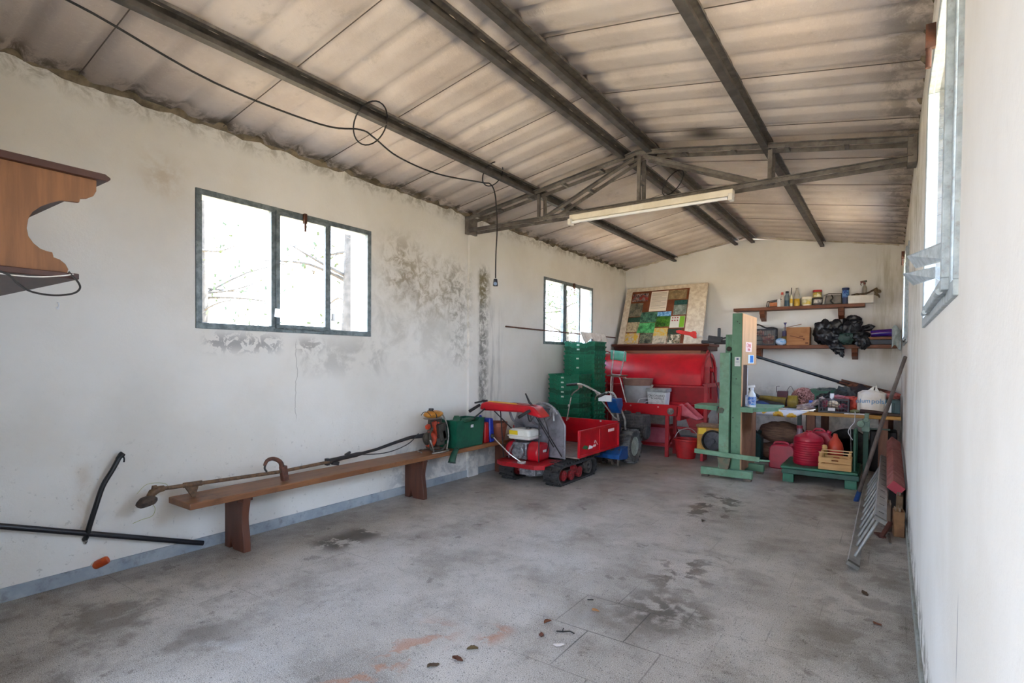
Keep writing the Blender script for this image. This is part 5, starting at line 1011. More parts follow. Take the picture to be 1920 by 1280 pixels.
bag('crumpled black bin bag beside the cardboard box, its tip hanging off the lower shelf', [((-.87, 9.77, ZL_+.20), (.14, .11, .19), None), ((-.72, 9.78, ZL_+.21), (.13, .11, .17), (0, 20, 0)), ((-.78, 9.66, ZL_+.12), (.16, .10, .12), (0, 30, 0)), ((-.66, 9.605, ZL_-.05), (.10, .045, .08), (0, 50, 0)), ((-.60, 9.60, ZL_-.13), (.035, .03, .06), (0, -10, 0))], 20)
bag('taller black bin bag on the right of the lower shelf, beside the blue roll', [((-.50, 9.78, ZL_+.22), (.14, .11, .21), (0, 10, 0)), ((-.46, 9.78, ZL_+.36), (.11, .08, .09), (0, 20, 0)), ((-.40, 9.74, ZL_+.12), (.14, .12, .11), None), ((-.28, 9.78, ZL_+.26), (.09, .05, .045), (0, -5, 0)), ((-.33, 9.62, ZL_+.03), (.08, .05, .10), None)], 40)
solo('green_bag', MB().blob((-.56, 9.66, ZL_+.10), (.11, .07, .09), 3, .2, 60, nz=6), mat('#27413a', '#1c2f2b', 9, .5, bump=.6, bs=22), 'dark green crumpled bag bulging between the two black bags', 'bag')
t = thing('folded_tarpaulin', 'shiny blue and purple rolled tarpaulin on the right of the lower shelf', 'tarpaulin', (-.1, Y2, ZL_+.12))
obj('roll', MB().tube([(-.24, 9.80, ZL_+.165), (-.12, 9.80, ZL_+.175), (.02, 9.80, ZL_+.180), (.08, 9.80, ZL_+.18)], [.050, .052, .055, .05], 18), mat('#1f2496', '#5c1f6a', 3, .18, stretch=(1, 1, 12)), t)
solo('folded_board', MB().box(-.27, .10, 9.71, 9.92, ZL_+.075, ZL_+.115), mat('#8a5f45', '#6f4a35', 6, .7), 'thin brown board lying under the blue tarpaulin', 'board', bevel=.003)
solo('dark_case', MB().box(-.29, .11, 9.70, 9.92, ZL_+.001, ZL_+.073), mat('#1e2a3a', '#263448', 6, .5), 'flat dark blue case lying on the lower shelf at the corner', 'case', bevel=.008)
mb = MB().grid(lambda u, v: (.02+.11*u, 9.66-.10*v+.03*math.sin(u*7+v*5), ZL_+.24-.30*v+.04*math.sin(u*5)+.03*math.sin(v*13)), 10, 16)
solo('plastic_sheet', mb, mat('#bcc6c6', '#9aa6a6', 12, .3), 'torn pale plastic sheet hanging in the corner off the lower shelf', 'plastic sheet', solid=.002, smooth=70)
# ------------------------------------------------------------------ workbench
WZ = .775
t = thing('workbench', 'yellow-edged wooden workbench below the shelves at the back wall', 'workbench', (-.7, 8.8, 0))
obj('top_board', MB().box(-.95, .125, 8.22, 9.45, WZ-.035, WZ), mat('#8f6a34', '#77542a', 4, .6, stretch=(.6, 5, 5), dirt='#4d3520'), t, bevel=.003)
obj('front_edge', MB().box(-.95, .128, 8.205, 8.222, WZ-.042, WZ+.002), mat('#b98a3a', '#9c6f2c', 8, .55, stretch=(.5, 4, 4)), t, bevel=.003, label='yellow painted front edge')
for x, y in ((-.905, 8.26), (-.10, 8.26), (-.83, 9.32), (-.04, 9.32)): obj('leg', MB().box(x, x+.10, y, y+.08, 0, WZ-.035), mat('#7d5542', '#684436', 5, .7, stretch=(3, 3, .6)), t, bevel=.003)
obj('back_rail', MB().box(-.80, .0, 9.34, 9.38, .25, .33), mat('#5a3f33', rough=.8), t)
t = thing('side_table', 'low table hidden under the flowered cloth left of the workbench', 'table', (-1.55, 8.7, 0))
obj('table_top', MB().box(-1.95, -.96, 8.24, 9.3, WZ-.04, WZ-.01), MPLYD, t, bevel=.003)
for x, y in ((-1.93, 8.30), (-1.02, 8.28), (-1.93, 9.22), (-1.02, 9.22)): obj('leg', MB().box(x, x+.05, y, y+.05, 0, WZ-.04), mat('#22393a', '#1b2e30', 8, .6), t, bevel=.003)
s = NT('flowered_oilcloth'); vo = s.n('TexVoronoi', voronoi_dimensions='2D'); vo.inputs['Scale'].default_value = 5.3; vo.inputs['Randomness'].default_value = .7
sp_ = s.n('SeparateXYZ'); cb_ = s.n('CombineXYZ'); s.l(s.tc.outputs['Object'], sp_.inputs[0]); s.l(sp_.outputs[0], cb_.inputs[0]); s.l(s.math('ADD', sp_.outputs[1], sp_.outputs[2]), cb_.inputs[1]); s.l(cb_.outputs[0], vo.inputs['Vector'])
f = s.math('ADD', vo.outputs['Distance'], s.math('MULTIPLY', s.noise(22, 5, .7), .4))
c = s.mix(s.ramp(f, .60, .54), lin('#d3d6e2'), lin('#d2a426')); c = s.mix(s.ramp(f, .40, .32), c, lin('#a06a1a')); hue = s.n('SeparateColor'); s.l(vo.outputs['Color'], hue.inputs[0])
c = s.mix(s.math('MULTIPLY', s.ramp(f, .5, .45), s.ramp(hue.outputs[0], .75, .8)), c, lin('#6d8a4a')); MFL = s.fin(c, .45)
mb = MB().grid(lambda u, v: (-1.96+1.08*u, (9.3-1.09*min(v, .88)/.88) if v <= .88 else 8.205-.004, (WZ+.004-(.0 if u < .75 else .0)) if v <= .88 else WZ+.004-(v-.88)/.12*.085*(1 if u < .85 else max(.15, (1-u)/.15))+.004*math.sin(u*14)), 40, 24)
solo('flowered_cloth', mb, MFL, 'white oilcloth with yellow sunflowers hanging over the table edge', 'tablecloth', solid=.003, smooth=40)
Z = WZ+.006
t = thing('leaf_blower', 'olive leaf blower lying on the flowered cloth beside the rope', 'leaf blower', (-1.33, 8.75, Z))
MOL = mat('#76621e', '#5c4c18', 10, .5, dirt='#2f2913', name='olive_plastic')
obj('body', MB().tube([(-1.60, 8.72, Z+.13), (-1.45, 8.70, Z+.12), (-1.32, 8.69, Z+.10), (-1.22, 8.69, Z+.085)], [.030, .036, .045, .065], 14, smooth=3), MOL, t)
obj('fan_drum', MB().lathe([(0, -.06), (.085, -.06), (.09, 0), (.088, .06), (0, .06)], (-1.13, 8.68, Z+.092), 24, 'x'), mat('#8a7420', '#6e5b1c', 12, .5), t)
obj('underside', MB().tube([(-1.58, 8.68, Z+.05), (-1.40, 8.66, Z+.05), (-1.24, 8.66, Z+.04)], [.05, .045, .038], 10), MBLK, t)
obj('nozzle_cord', MB().tube([(-1.58, 8.70, Z+.14), (-1.66, 8.68, Z+.20), (-1.72, 8.66, Z+.27)], [.024, .02, .01], 8, smooth=4), MBLK, t)
solo('blue_bundle', MB().blob((-1.56, 8.42, Z+.05), (.16, .08, .05), 3, .15, 71), mat('#1f3a6a', '#162a4c', 10, .7, bump=.4), 'dark blue folded cloth behind the bandsaw table', 'cloth')
t = thing('red_black_box', 'small black and red tool box standing behind the leaf blower', 'box', (-1.30, 8.98, Z))
obj('box', MB().box(-1.375, -1.235, 8.93, 9.03, Z+.0, Z+.225), mat('#2a2130', '#5a1f28', 4, .5, stretch=(1, 1, 6)), t, bevel=.005)
obj('pale_band', MB().box(-1.372, -1.245, 8.925, 8.93, Z+.11, Z+.135), mat('#c39a83', rough=.6), t)
obj('wire_arm', MB().tube([(-1.39, 8.98, Z+.20), (-1.39, 8.98, Z+.29), (-1.35, 8.98, Z+.295)], .004, 6).tube([(-1.25, 8.98, Z+.23), (-1.20, 8.98, Z+.30), (-1.15, 8.98, Z+.20), (-1.13, 8.98, Z+.08)], .003, 6, smooth=4), MBLK, t)
# rope ball: wound strands
t = thing('rope_ball', 'big tangled ball of pink and brown rope on the workbench', 'rope', (-1.06, 8.95, Z))
rnd = random.Random(5); mb = MB(); C0 = Vector((-1.03, 8.95, Z+.145))
for k in range(46):
    ax = Vector((rnd.gauss(0, 1), rnd.gauss(0, 1), rnd.gauss(0, .7))).normalized(); u = ax.orthogonal().normalized(); w = ax.cross(u); rr_ = rnd.uniform(.118, .142)
    off = ax*rnd.uniform(-.05, .05); q = math.sqrt(max(rr_**2-off.length**2, .004))
    mb.tube([C0+Vector(((off+u*q*math.cos(2*PI*i/18)+w*q*math.sin(2*PI*i/18)).x*1.12, (off+u*q*math.cos(2*PI*i/18)+w*q*math.sin(2*PI*i/18)).y, (off+u*q*math.cos(2*PI*i/18)+w*q*math.sin(2*PI*i/18)).z)) for i in range(18)], .0065, 6, closed=True)
obj('strands', mb, mat('#b98a86', '#7a4a44', 45, .85, bump=.6, bs=120), t)
obj('core', MB().blob(C0, (.125, .11, .11), 3, .05, 9), mat('#5a3a36', '#40292a', 30, .9), t)
# green crate with black stuff
t = thing('green_box', 'dark green open crate holding black bags, behind the small blue jar', 'crate', (-.76, 9.0, Z))
obj('body', shell(MB(), -.93, -.60, 8.90, 9.18, Z, Z+.27, .02, .005, ('y', .02)), mat('#1d5a46', '#164736', 8, .5), t)
obj('contents', MB().blob((-.74, 9.02, Z+.24), (.12, .10, .05), 3, .3, 12).blob((-.83, 9.0, Z+.27), (.03, .03, .02), 2, .2, 3), mat('#22282a', '#5a665f', 14, .8), t)
solo('black_heap', MB().blob((-.70, 8.74, Z+.11), (.14, .10, .115), 4, .25, 81, nz=6), MBAG, 'crumpled black plastic in front of the dark green crate', 'bag')
solo('grey_heap', MB().blob((-.50, 8.92, Z+.15), (.15, .13, .155), 4, .22, 83, nz=6), mat('#3c3f3e', '#2a2c2c', 9, .8, bump=.5), 'dark grey heap of cloth right of the green crate', 'cloth')
solo('dark_jacket', MB().blob((-.30, 8.95, Z+.16), (.19, .15, .165), 4, .22, 88, nz=6), mat('#201c20', '#38282a', 9, .85, bump=.5), 'black cloth heap behind the white plastic bag', 'cloth')
bottle('blue_jar', 'small round blue jar on the workbench before the black plastic', 'jar', -.875, 8.55, Z, [(.038, 0), (.042, .03), (.042, .10), (.036, .115)], mat('#1f3f9a', '#18327c', 8, .35), (.112, .13, .040), mat('#2a4fb5', rough=.35))
bottle('glue_bottle', 'white and blue glue bottle with a cone cap standing behind the fruit crate', 'bottle', -.63, 8.48, Z+.06, [(.048, 0), (.048, .085), (.036, .10), (.034, .105)], mat('#b9c4da', '#97a6c6', 10, .4), (.105, .18, .026), mat('#e2e4e8', rough=.4), (.075, .10, .049), mat('#27468f', rough=.4))
solo('glue_stand', MB().box(-.70, -.56, 8.42, 8.55, Z, Z+.059), mat('#3f4d4c', '#2c3736', 8, .7), 'flat dark box under the blue and white glue bottle', 'box', bevel=.004)
solo('paper_rags', MB().blob((-.93, 8.40, Z+.045), (.11, .09, .045), 3, .3, 90).blob((-.82, 8.42, Z+.10), (.10, .05, .03), 3, .35, 91, rot=(0, -35, 0)).blob((-.745, 8.45, Z+.16), (.035, .03, .035), 2, .3, 92), mat('#b7a59c', '#8d7f84', 14, .85, bump=.5), 'crumpled pale rags and paper left of the black fruit crate', 'rags')
solo('steel_tongs', MB().tube([(-.98, 8.27, Z+.008), (-.88, 8.26, Z+.012), (-.80, 8.26, Z+.03)], .008, 6).tube([(-.97, 8.25, Z+.008), (-.87, 8.25, Z+.010), (-.82, 8.25, Z+.012)], .007, 6), MCHR, 'shiny steel tool lying at the workbench edge by the crate', 'tool')
solo('paper_sheets', MB().box(-1.15, -.98, 8.25, 8.45, Z-.002, Z+.008), mat('#aeb6c4', rough=.8), 'pale blue-grey papers on the workbench at the cloth edge', 'papers')
t = wire_basket('fruit_crate', 'black plastic fruit crate with a white label on the workbench front', -.76, -.43, 8.24, 8.46, Z, .175, mat('#24202a', '#35303c', 12, .5), 9, 5)
obj('label', MB().box(-.655, -.575, 8.228, 8.234, Z+.025, Z+.065), mat('#d5d3d6', rough=.5), t, label='white card label')
obj('contents', MB().blob((-.70, 8.33, Z+.11), (.04, .05, .06), 3, .2, 93).blob((-.50, 8.36, Z+.06), (.07, .07, .05), 3, .3, 94), mat('#8d2238', '#3a2a33', 14, .6), t, label='dark red odds and ends')
obj('contents', MB().blob((-.60, 8.34, Z+.10), (.09, .06, .05), 3, .2, 95, rot=(0, 15, 0)), mat('#c9b8a0', '#8a7250', 10, .7), t, label='pale wrapped bread-like piece')
solo('orange_bag', MB().blob((-.36, 8.50, Z+.10), (.06, .06, .11), 3, .3, 96, rot=(0, 10, 0)).blob((-.45, 8.58, Z+.17), (.10, .05, .035), 3, .3, 97), mat('#c4452f', '#8f3a3a', 9, .6, bump=.4), 'crumpled orange-red bag between crate and white plastic bag', 'bag')
solo('pink_cloth', MB().blob((-.54, 8.52, Z+.185), (.10, .06, .03), 3, .35, 99, rot=(0, 8, 0)), mat('#a8585f', '#8c6a74', 10, .8, bump=.5), 'crumpled pink cloth on top of the black fruit crate', 'cloth')
# white plastic bag with print
MPB = mat('#d8d4d0', '#c9bfb0', 5, .35, bump=.35, bs=14, name='plastic_bag')
t = thing('plastic_bag', 'full white plastic carrier bag with blue lettering on the workbench', 'plastic bag', (-.17, 8.5, Z))
def bagf(u, v):
    a = 2*PI*u; k = 1 if v < .85 else 1-((v-.85)/.15)**2*.9; cx, sx_ = math.cos(a), math.sin(a)
    ex = abs(cx)**.55*(1 if cx > 0 else -1); ey = abs(sx_)**.55*(1 if sx_ > 0 else -1)
    wr = 1+.03*math.sin(a*7+v*9)+.02*math.sin(a*13-v*5)
    return (-.185+ex*.155*k*wr, 8.47+ey*.105*k*wr, Z+.26*min(v, .85)/.85+(.03*math.sin((v-.85)/.15*PI/2) if v > .85 else 0)+(.012*math.sin(a*3) if v > .9 else 0)+.001)
obj('body', MB().grid(bagf, 56, 16), MPB, t, smooth=80)
obj('handles', MB().prism([(-.155, Z+.26), (-.135, Z+.41), (-.125, Z+.33), (-.085, Z+.26)], 'y', 8.44, 8.46).prism([(-.26, Z+.27), (-.15, Z+.37), (-.17, Z+.29)], 'y', 8.47, 8.485), MPB, t)
obj('printed_text', text_mb('ıslum', .078, (-.275, 8.350, Z+.165), (1, 0, .05)), mat('#2476a8', rough=.4), t, smooth=0, label='blue lettering')
obj('printed_text', text_mb('polsi', .085, (-.105, 8.350, Z+.165), (1, 0, 0)), mat('#2476a8', rough=.4), t, smooth=0, label='blue lettering')
solo('toolbox_teal', MB().box(-.03, .12, 8.40, 8.62, Z+.02, Z+.19).box(-.01, .06, 8.392, 8.40, Z+.04, Z+.15), mat('#1f4c50', '#183c44', 8, .5), 'teal plastic case right of the white carrier bag', 'case', bevel=.01)
solo('white_carton', MB().box(-.035, .03, 8.355, 8.39, Z+.03, Z+.15), mat('#cfd6da', rough=.6), 'flat white carton in front of the teal case', 'carton', bevel=.002)
solo('pink_bag', MB().blob((.0, 8.85, Z+.21), (.12, .12, .06), 3, .3, 101), mat('#c2766f', '#99544f', 9, .6, bump=.4), 'crumpled pink plastic behind the teal case', 'bag')
solo('cloth_bundle', MB().blob((.0, 8.86, Z+.075), (.12, .13, .08), 3, .15, 104), mat('#4a3632', '#382a2a', 9, .8), 'dark brown bundle below the crumpled pink plastic', 'cloth')
t = thing('charger', 'small olive charger with a white cord on the workbench edge', 'charger', (-.36, 8.3, Z))
obj('body', MB().blob((-.36, 8.30, Z+.028), (.060, .04, .026), 3, .05, 3), mat('#7b7a4a', '#5e5b38', 8, .5), t)
obj('cord', MB().tube([(-.36, 8.28, Z+.03), (-.35, 8.23, Z+.012), (-.35, 8.19, Z-.02), (-.355, 8.18, Z-.10), (-.40, 8.18, Z-.17), (-.42, 8.18, Z-.23), (-.40, 8.18, Z-.28), (-.37, 8.18, Z-.33)], .005, 8, smooth=6), MWHITE, t, label='white cord')
solo('paper_stack', MB().box(-.47, -.24, 8.16, 8.30, Z-.002, Z+.006), mat('#c9c4cc', rough=.8), 'white papers hanging over the workbench edge under the charger', 'papers')
solo('dark_tool_roll', MB().tube([(-.30, 8.34, Z+.03), (-.18, 8.32, Z+.032), (-.08, 8.30, Z+.025), (.0, 8.30, Z+.02)], [.028, .03, .025, .018], 10, smooth=3), mat('#3a1f1d', '#2a1718', 9, .7), 'dark red-brown tool roll before the white bag', 'tool roll')
solo('wood_offcut', MB().box(-.02, .12, 8.26, 8.36, Z, Z+.022), mat('#5a4238', '#453229', 9, .8), 'flat dark offcut at the right end of the workbench', 'offcut', bevel=.003)
solo('leaning_plank', MB().bar((-.60, 9.60, 1.16), (.10, 9.60, .98), .06, .03, (0, 1, 0)), mat('#6b4432', '#523225', 6, .7, stretch=(1, 6, 6)), 'long red-brown plank lying behind the workbench clutter', 'plank', bevel=.003)
solo('yellow_stick', MB().cyl((-.64, 9.45, 1.14), (.0, 9.45, .97), .014), mat('#9a7434', '#7b5a28', 9, .7), 'thin yellow stick in front of the long plank', 'stick')
solo('rust_tool', MB().blob((-.42, 9.30, 1.10), (.06, .04, .035), 3, .3, 110).tube([(-.5, 9.3, 1.12), (-.60, 9.35, 1.15)], .015, 8), mat('#7d4a35', '#5e3526', 9, .8, bump=.4), 'rusty orange garden tool head lying on the dark heaps', 'tool')
t = thing('black_tube', 'long black plastic tube slanting from the bandsaw to the workbench', 'tube', (-1.0, 9.3, 1.2))
obj('tube', MB().tube([(-1.78, 8.95, 1.555), (-.575, 9.45, 1.135)], .022, 14), mat('#1d1f26', rough=.4), t)
obj('end_piece', MB().tube([(-.60, 9.44, 1.143), (-.40, 9.50, 1.075)], [.030, .026], 12), MBLK, t)
obj('cable_tie', MB().tube([(-.585, 9.44, 1.17), (-.578, 9.44, 1.135)], .006, 6).box(-.44, -.40, 9.455, 9.47, 1.06, 1.08), MWHITE, t, label='white tie')
# ------------------------------------------------------------------ below the bench
def can(label, c, sx_, sy_, h, m_, rz=0, name='jerrycan', grp='red fuel cans'):
    t = thing(name, label, 'jerrycan', c, rz, group=grp)
    pr = [(-sx_/2, .02), (-sx_/2+.02, 0), (sx_/2-.02, 0), (sx_/2, .02), (sx_/2, h*.74), (sx_/2-.05, h*.90), (sx_/2-.10, h*.93), (-sx_/2+.09, h*.93), (-sx_/2+.03, h*.90), (-sx_/2, h*.78)]
    obj('body', MB().prism(pr, 'y', -sy_/2, sy_/2), m_, t, local=True, bevel=.022, smooth=70)
    obj('handle', MB().tube([(-sx_/2+.05, 0, h*.90), (-sx_/2+.07, 0, h*.99), (sx_/2-.12, 0, h), (sx_/2-.08, 0, h*.90)], .014, 10, smooth=4), m_, t, local=True)
    obj('cap', MB().cyl((sx_/2-.05, 0, h*.86), (sx_/2-.03, 0, h*.96), .026), m_, t, local=True)
    return t
MCAN = mat('#b01a35', '#951530', 5, .38, dirt='#6d1626', da=.3, name='red_can')
can('red jerrycan with a moulded handle, leftmost beside the scale platform', (-1.17, 8.13, .001), .31, .18, .35, MCAN, 0)
t = thing('ribbed_drum', 'tall round ribbed red can standing on the green scale platform', 'can', (-.80, 7.52, .195), group='red fuel cans')
pf = [(0, 0), (.150, 0), (.162, .015)]
for k in range(9): z = .04+k*.028; pf += [(.165, z), (.158, z+.012), (.165, z+.024)]
pf += [(.165, .30), (.150, .335), (.09, .365), (.05, .385), (.045, .39), (0, .39)]
obj('body', MB().lathe(pf, (-.80, 7.52, .196), 36), MCAN, t)
obj('handle', MB().tube([(-.80, 7.42, .535), (-.80, 7.45, .575), (-.80, 7.58, .575), (-.80, 7.61, .535)], .014, 10, smooth=4), MCAN, t)
obj('cap', MB().cyl((-.80, 7.56, .57), (-.80, 7.56, .60), .035), MCAN, t)
can('red jerrycan half hidden behind the round ribbed can', (-.70, 7.86, .196), .26, .16, .40, MCAN, 0)
t = thing('bleach_bottle', 'clear bottle with a red cap behind the ribbed red can', 'bottle', (-.93, 7.80, .196))
obj('body', MB().lathe([(0, 0), (.05, 0), (.05, .30), (.03, .36), (.03, .40), (0, .40)], (-.93, 7.80, .197), 16), mat('#6d5a66', '#8a7482', 8, .3), t)
obj('cap', MB().cyl((-.93, 7.80, .597), (-.93, 7.80, .63), .036), mat('#7a1a2a', rough=.4), t)
t = thing('orange_flask', 'orange-red pointed plastic flask behind the wooden crate', 'flask', (-.53, 7.72, .196))
obj('body', MB().lathe([(0, 0), (.085, 0), (.09, .02), (.09, .20), (.075, .26), (.03, .33), (.022, .37), (0, .375)], (-.53, 7.72, .197), 24), mat('#cf4a35', '#b03828', 6, .4), t)
t = thing('yellow_flask', 'small dirty yellow flask with a cap beside the orange flask', 'flask', (-.625, 7.50, .196))
obj('body', MB().lathe([(0, 0), (.04, 0), (.042, .17), (.03, .20), (.03, .21), (0, .21)], (-.63, 7.50, .197), 18), mat('#a8853e', '#8a6a2e', 8, .5), t)
obj('cap', MB().lathe([(0, 0), (.036, 0), (.038, .02), (.03, .045), (0, .05)], (-.63, 7.50, .405), 14), mat('#c9a268', rough=.6), t)
# platform scale
MSC = mat('#176b4f', '#125640', 6, .5, dirt='#33443a', name='scale_green')
MSCD = mat('#1c4a3b', '#173d31', 6, .6, dirt='#2a3a33')
t = thing('platform_scale', 'low green platform scale with upright column, holding red cans', 'scale', (-.6, 7.55, 0))
obj('platform', MB().box(-1.06, -.27, 7.22, 7.98, .165, .195), MSC, t, bevel=.005)
obj('frame', MB().box(-1.05, -.26, 7.24, 7.97, .10, .16), mat('#135040', '#0e3d31', 6, .5), t, bevel=.005)
for x, y in ((-1.04, 7.25), (-.40, 7.25), (-1.04, 7.88), (-.40, 7.88)): obj('foot', MB().box(x, x+.12, y, y+.08, 0, .10), MSC, t, bevel=.004)
obj('column', MB().box(-.245, -.19, 7.70, 7.76, .10, .72), MSCD, t, bevel=.005)
obj('column_head', MB().box(-.26, -.18, 7.69, 7.78, .62, .76).cyl((-.27, 7.67, .71), (-.27, 7.72, .71), .040).cyl((-.215, 7.66, .765), (-.215, 7.70, .765), .028).box(-.235, -.19, 7.70, 7.76, .76, .84), mat('#6a8274', '#4f665a', 10, .5, .2), t, bevel=.004)
obj('beam', MB().cyl((-.20, 7.72, .66), (.02, 7.72, .66), .010), mat('#3f4f47', rough=.5), t)
obj('guard_rail', MB().tube([(-.31, 7.36, .195), (-.31, 7.36, .62), (-.31, 7.40, .66), (-.31, 7.60, .66), (-.31, 7.64, .62), (-.31, 7.64, .195)], .018, 10), mat('#23543f', '#1c4535', 8, .5), t)
t = thing('wooden_fruit_crate', 'small pale wooden fruit crate on the green scale platform', 'crate', (-.50, 7.36, .195))
MPINE = mat('#d0a36a', '#bb8d55', 5, .65, stretch=(.6, 5, 5), bump=.08, name='pine')
x0, x1, y0, y1, z0 = -.665, -.335, 7.25, 7.47, .197
for y in (y0, y1-.008):
    sl = MB(); sl.box(x0, x1, y, y+.008, z0, z0+.070)
    obj('slat', sl, MPINE, t, bevel=.001)
    sl = MB(); zs = z0+.082; sl.box(x0, x1, y, y+.008, zs, zs+.022); sl.box(x0, x1, y, y+.008, zs+.040, zs+.060); sl.box(x0, -.53, y, y+.008, zs+.022, zs+.040); sl.box(-.465, x1, y, y+.008, zs+.022, zs+.040)
    obj('slat', sl, MPINE, t)
    obj('top_rail', MB().box(x0, x1, y-.002, y+.012, z0+.195, z0+.205), mat('#dcb98a', rough=.6), t, bevel=.001)
for x in (x0, x1-.008):
    for zz in (0, .082): obj('end_slat', MB().box(x, x+.008, y0+.008, y1-.008, z0+zz, z0+zz+.062), MPINE, t)
for x in (x0+.008, x1-.036):
    for y in (y0+.008, y1-.028): obj('corner_post', MB().box(x, x+.028, y, y+.020, z0, z0+.196), MPINE, t, bevel=.001)
obj('bottom', MB().box(x0+.01, x1-.01, y0+.01, y1-.01, z0, z0+.006), MPINE, t)
# sacks, green can, tyre
def sack(label, c, s_, seed, rot=None): solo('folded_sack', MB().blob(c, s_, 4, .07, seed, rot=rot, nz=5), mat('#947461', '#70564a', 7, .9, stretch=(1, 1, 7), bump=.8, bs=20, name='sacking'), label, 'sack', group='sacks under the table')
sack('big rounded brown sack, upper one under the flowered table', (-1.30, 8.86, .40), (.30, .24, .165), 201)
sack('flattened brown sack at the floor below the rounded one', (-1.32, 8.84, .125), (.33, .26, .125), 202)
t = can('dark teal jerrycan standing between bandsaw and sacks', (-1.60, 8.45, .001), .24, .18, .47, mat('#12403f', '#0d3033', 7, .4, name='teal_can'), 0, grp=None)
solo('old_tyre', MB().lathe([(.14, -.06), (.20, -.075), (.255, -.06), (.265, 0), (.255, .06), (.20, .075), (.14, .06), (.14, -.06)], (-.45, 8.75, .27), 36, 'y'), MRUB, 'old black tyre standing under the workbench behind the scale', 'tyre')
solo('black_sack', MB().blob((-.62, 9.05, .20), (.26, .18, .20), 4, .15, 210), MBLKD, 'black bundle lying on the floor deep under the workbench', 'sack')
solo('black_suitcase', MB().box(-.20, .10, 8.6, 8.9, .001, .55), mat('#17171b', '#222227', 6, .6), 'black case under the right end of the workbench', 'case', bevel=.02)
solo('steel_rod', MB().cyl((-.395, 8.60, .02), (-.42, 8.63, .58), .006), MCHR, 'thin steel rod standing against the old tyre', 'rod')
# ------------------------------------------------------------------ right wall: pole, ladder, beams
t = thing('long_pole', 'long grey-brown pole leaning against the right wall, blue at its foot', 'pole', (-.25, 6.66, 0))
obj('shaft', MB().tube([(-.235, 6.63, .10), (-.05, 6.30, .87), (.115, 6.0, 1.50)], [.019, .018, .015], 14), mat('#6d625c', '#4a3f3c', 12, .7, stretch=(1, 1, .3), dirt='#3a1f1b'), t)
obj('blue_end', MB().tube([(-.262, 6.675, .002), (-.230, 6.62, .12)], [.024, .022], 14), mat('#1d3f78', '#152a4c', 20, .6), t, label='blue painted foot')
MAL = mat('#a9a7a4', '#928f8d', 10, .5, .2, dirt='#6f6d6a', da=.4, name='aluminium')
t = thing('aluminium_ladder', 'long aluminium ladder lying on its side against the right wall', 'ladder', (-.1, 5.9, 0))
A0, A1 = Vector((-.185, 4.44, .035)), Vector((-.185, 7.55, .035)); B0, B1 = Vector((-.035, 4.62, .335)), Vector((-.035, 7.72, .335))
dr = (B0-A0); dr.y = 0; dr.normalize(); nn = Vector((dr.z, 0, -dr.x))
def rail(mb, a, b, w=.075, th=.024):
    vs = []
    for p in (a, b):
        for q in ((-1, -1), (1, -1), (1, 1), (-1, 1)): vs.append(p+dr*q[0]*th/2+nn*q[1]*w/2)
    return mb._f(vs, [(0,1,2,3), (7,6,5,4), (0,4,5,1), (1,5,6,2), (2,6,7,3), (3,7,4,0)])
obj('rail', rail(MB(), A0, A1), MAL, t, bevel=.003); r1 = obj('rail', rail(MB(), B0, B1), MAL, t, bevel=.003)
for k in range(11):
    f = .06+k*.088; obj('rung', MB().tube([A0.lerp(A1, f), B0.lerp(B1, f-.035)], .0115, 8), mat('#8b8a88', '#75736f', 10, .5, .5), t, bevel=.003)
mb = MB()
for k in range(10):
    p = B0.lerp(B1, .06+k*.088)+dr*.0125; mb.ob(p, (.003, .012, .034), (0, -26, 0)) if 0 else mb.bar(p-nn*.018, p+nn*.018, .010, .003, dr)
obj('rung_slot', mb, mat('#2a2a2b', rough=.6), r1)
for p in (A0, B0): obj('end_cap', rail(MB(), p-Vector((0, .012, 0)), p+Vector((0, .03, 0)), .079, .028), mat('#6e6b66', '#55524d', 12, .7), t)
t = thing('pink_beam', 'faded pink-red square beam lying beside the ladder at the right wall', 'beam', (.04, 6.7, .3))
obj('beam', MB().bar((.065, 5.75, .36), (.055, 7.9, .50), .11, .085, (.6, 0, .8)), mat('#9c5a56', '#86473f', 7, .75, dirt='#b98a80'), t, bevel=.006)
obj('end_face', MB().bar((.065, 5.742, .36), (.065, 5.75, .36), .105, .08, (.6, 0, .8)), mat('#98303c', rough=.7), t, label='dark pink end face')
solo('stack_support', MB().box(.015, .125, 6.1, 8.0, .0, .29), mat('#1f1b1a', '#2d2725', 8, .9), 'dark stack of boards under the pink beam', 'boards', bevel=.004)
for c_, sz, rz_, lab, m_ in (((.085, 5.58, .105), (.075, .14, .21), 4, 'squat orange-brown wood block standing at the right wall', mat('#85603c', '#6b4628', 8, .7)),
                       ((.015, 5.68, .115), (.045, .10, .23), -5, 'narrow grey-brown wood block beside the orange-brown one', mat('#6a5545', '#54443a', 8, .8)),
                       ((.092, 5.76, .15), (.05, .10, .30), 0, 'tall thin wood block behind the orange-brown one', mat('#7a6248', '#5d4936', 8, .8))):
    t = thing('wood_block', lab, 'wood block', (c_[0], c_[1], 0), group='wood offcuts at the right wall')
    obj('block', MB().ob(c_, sz, (0, 0, rz_)), m_, t, bevel=.004)
    mb = MB(); rq = random.Random(int(c_[0]*1000)+9)
    for k in range(7): mb.ob((c_[0]+rq.uniform(-.4, .4)*sz[0], c_[1]+rq.uniform(-.4, .4)*sz[1], c_[2]+sz[2]/2+.012), (.008, .012, .035), (rq.uniform(-12, 12), rq.uniform(-12, 12), 0))
    obj('splinters', mb, mat('#8d7a68', '#6a5a4c', 12, .9), t)
solo('iron_strip', MB().bar((.03, 5.25, .006), (.02, 5.55, .006), .018, .010), mat('#7a736c', '#5a544e', 12, .5, .4), 'short thin metal strip lying on the floor by the wood blocks', 'metal strip')
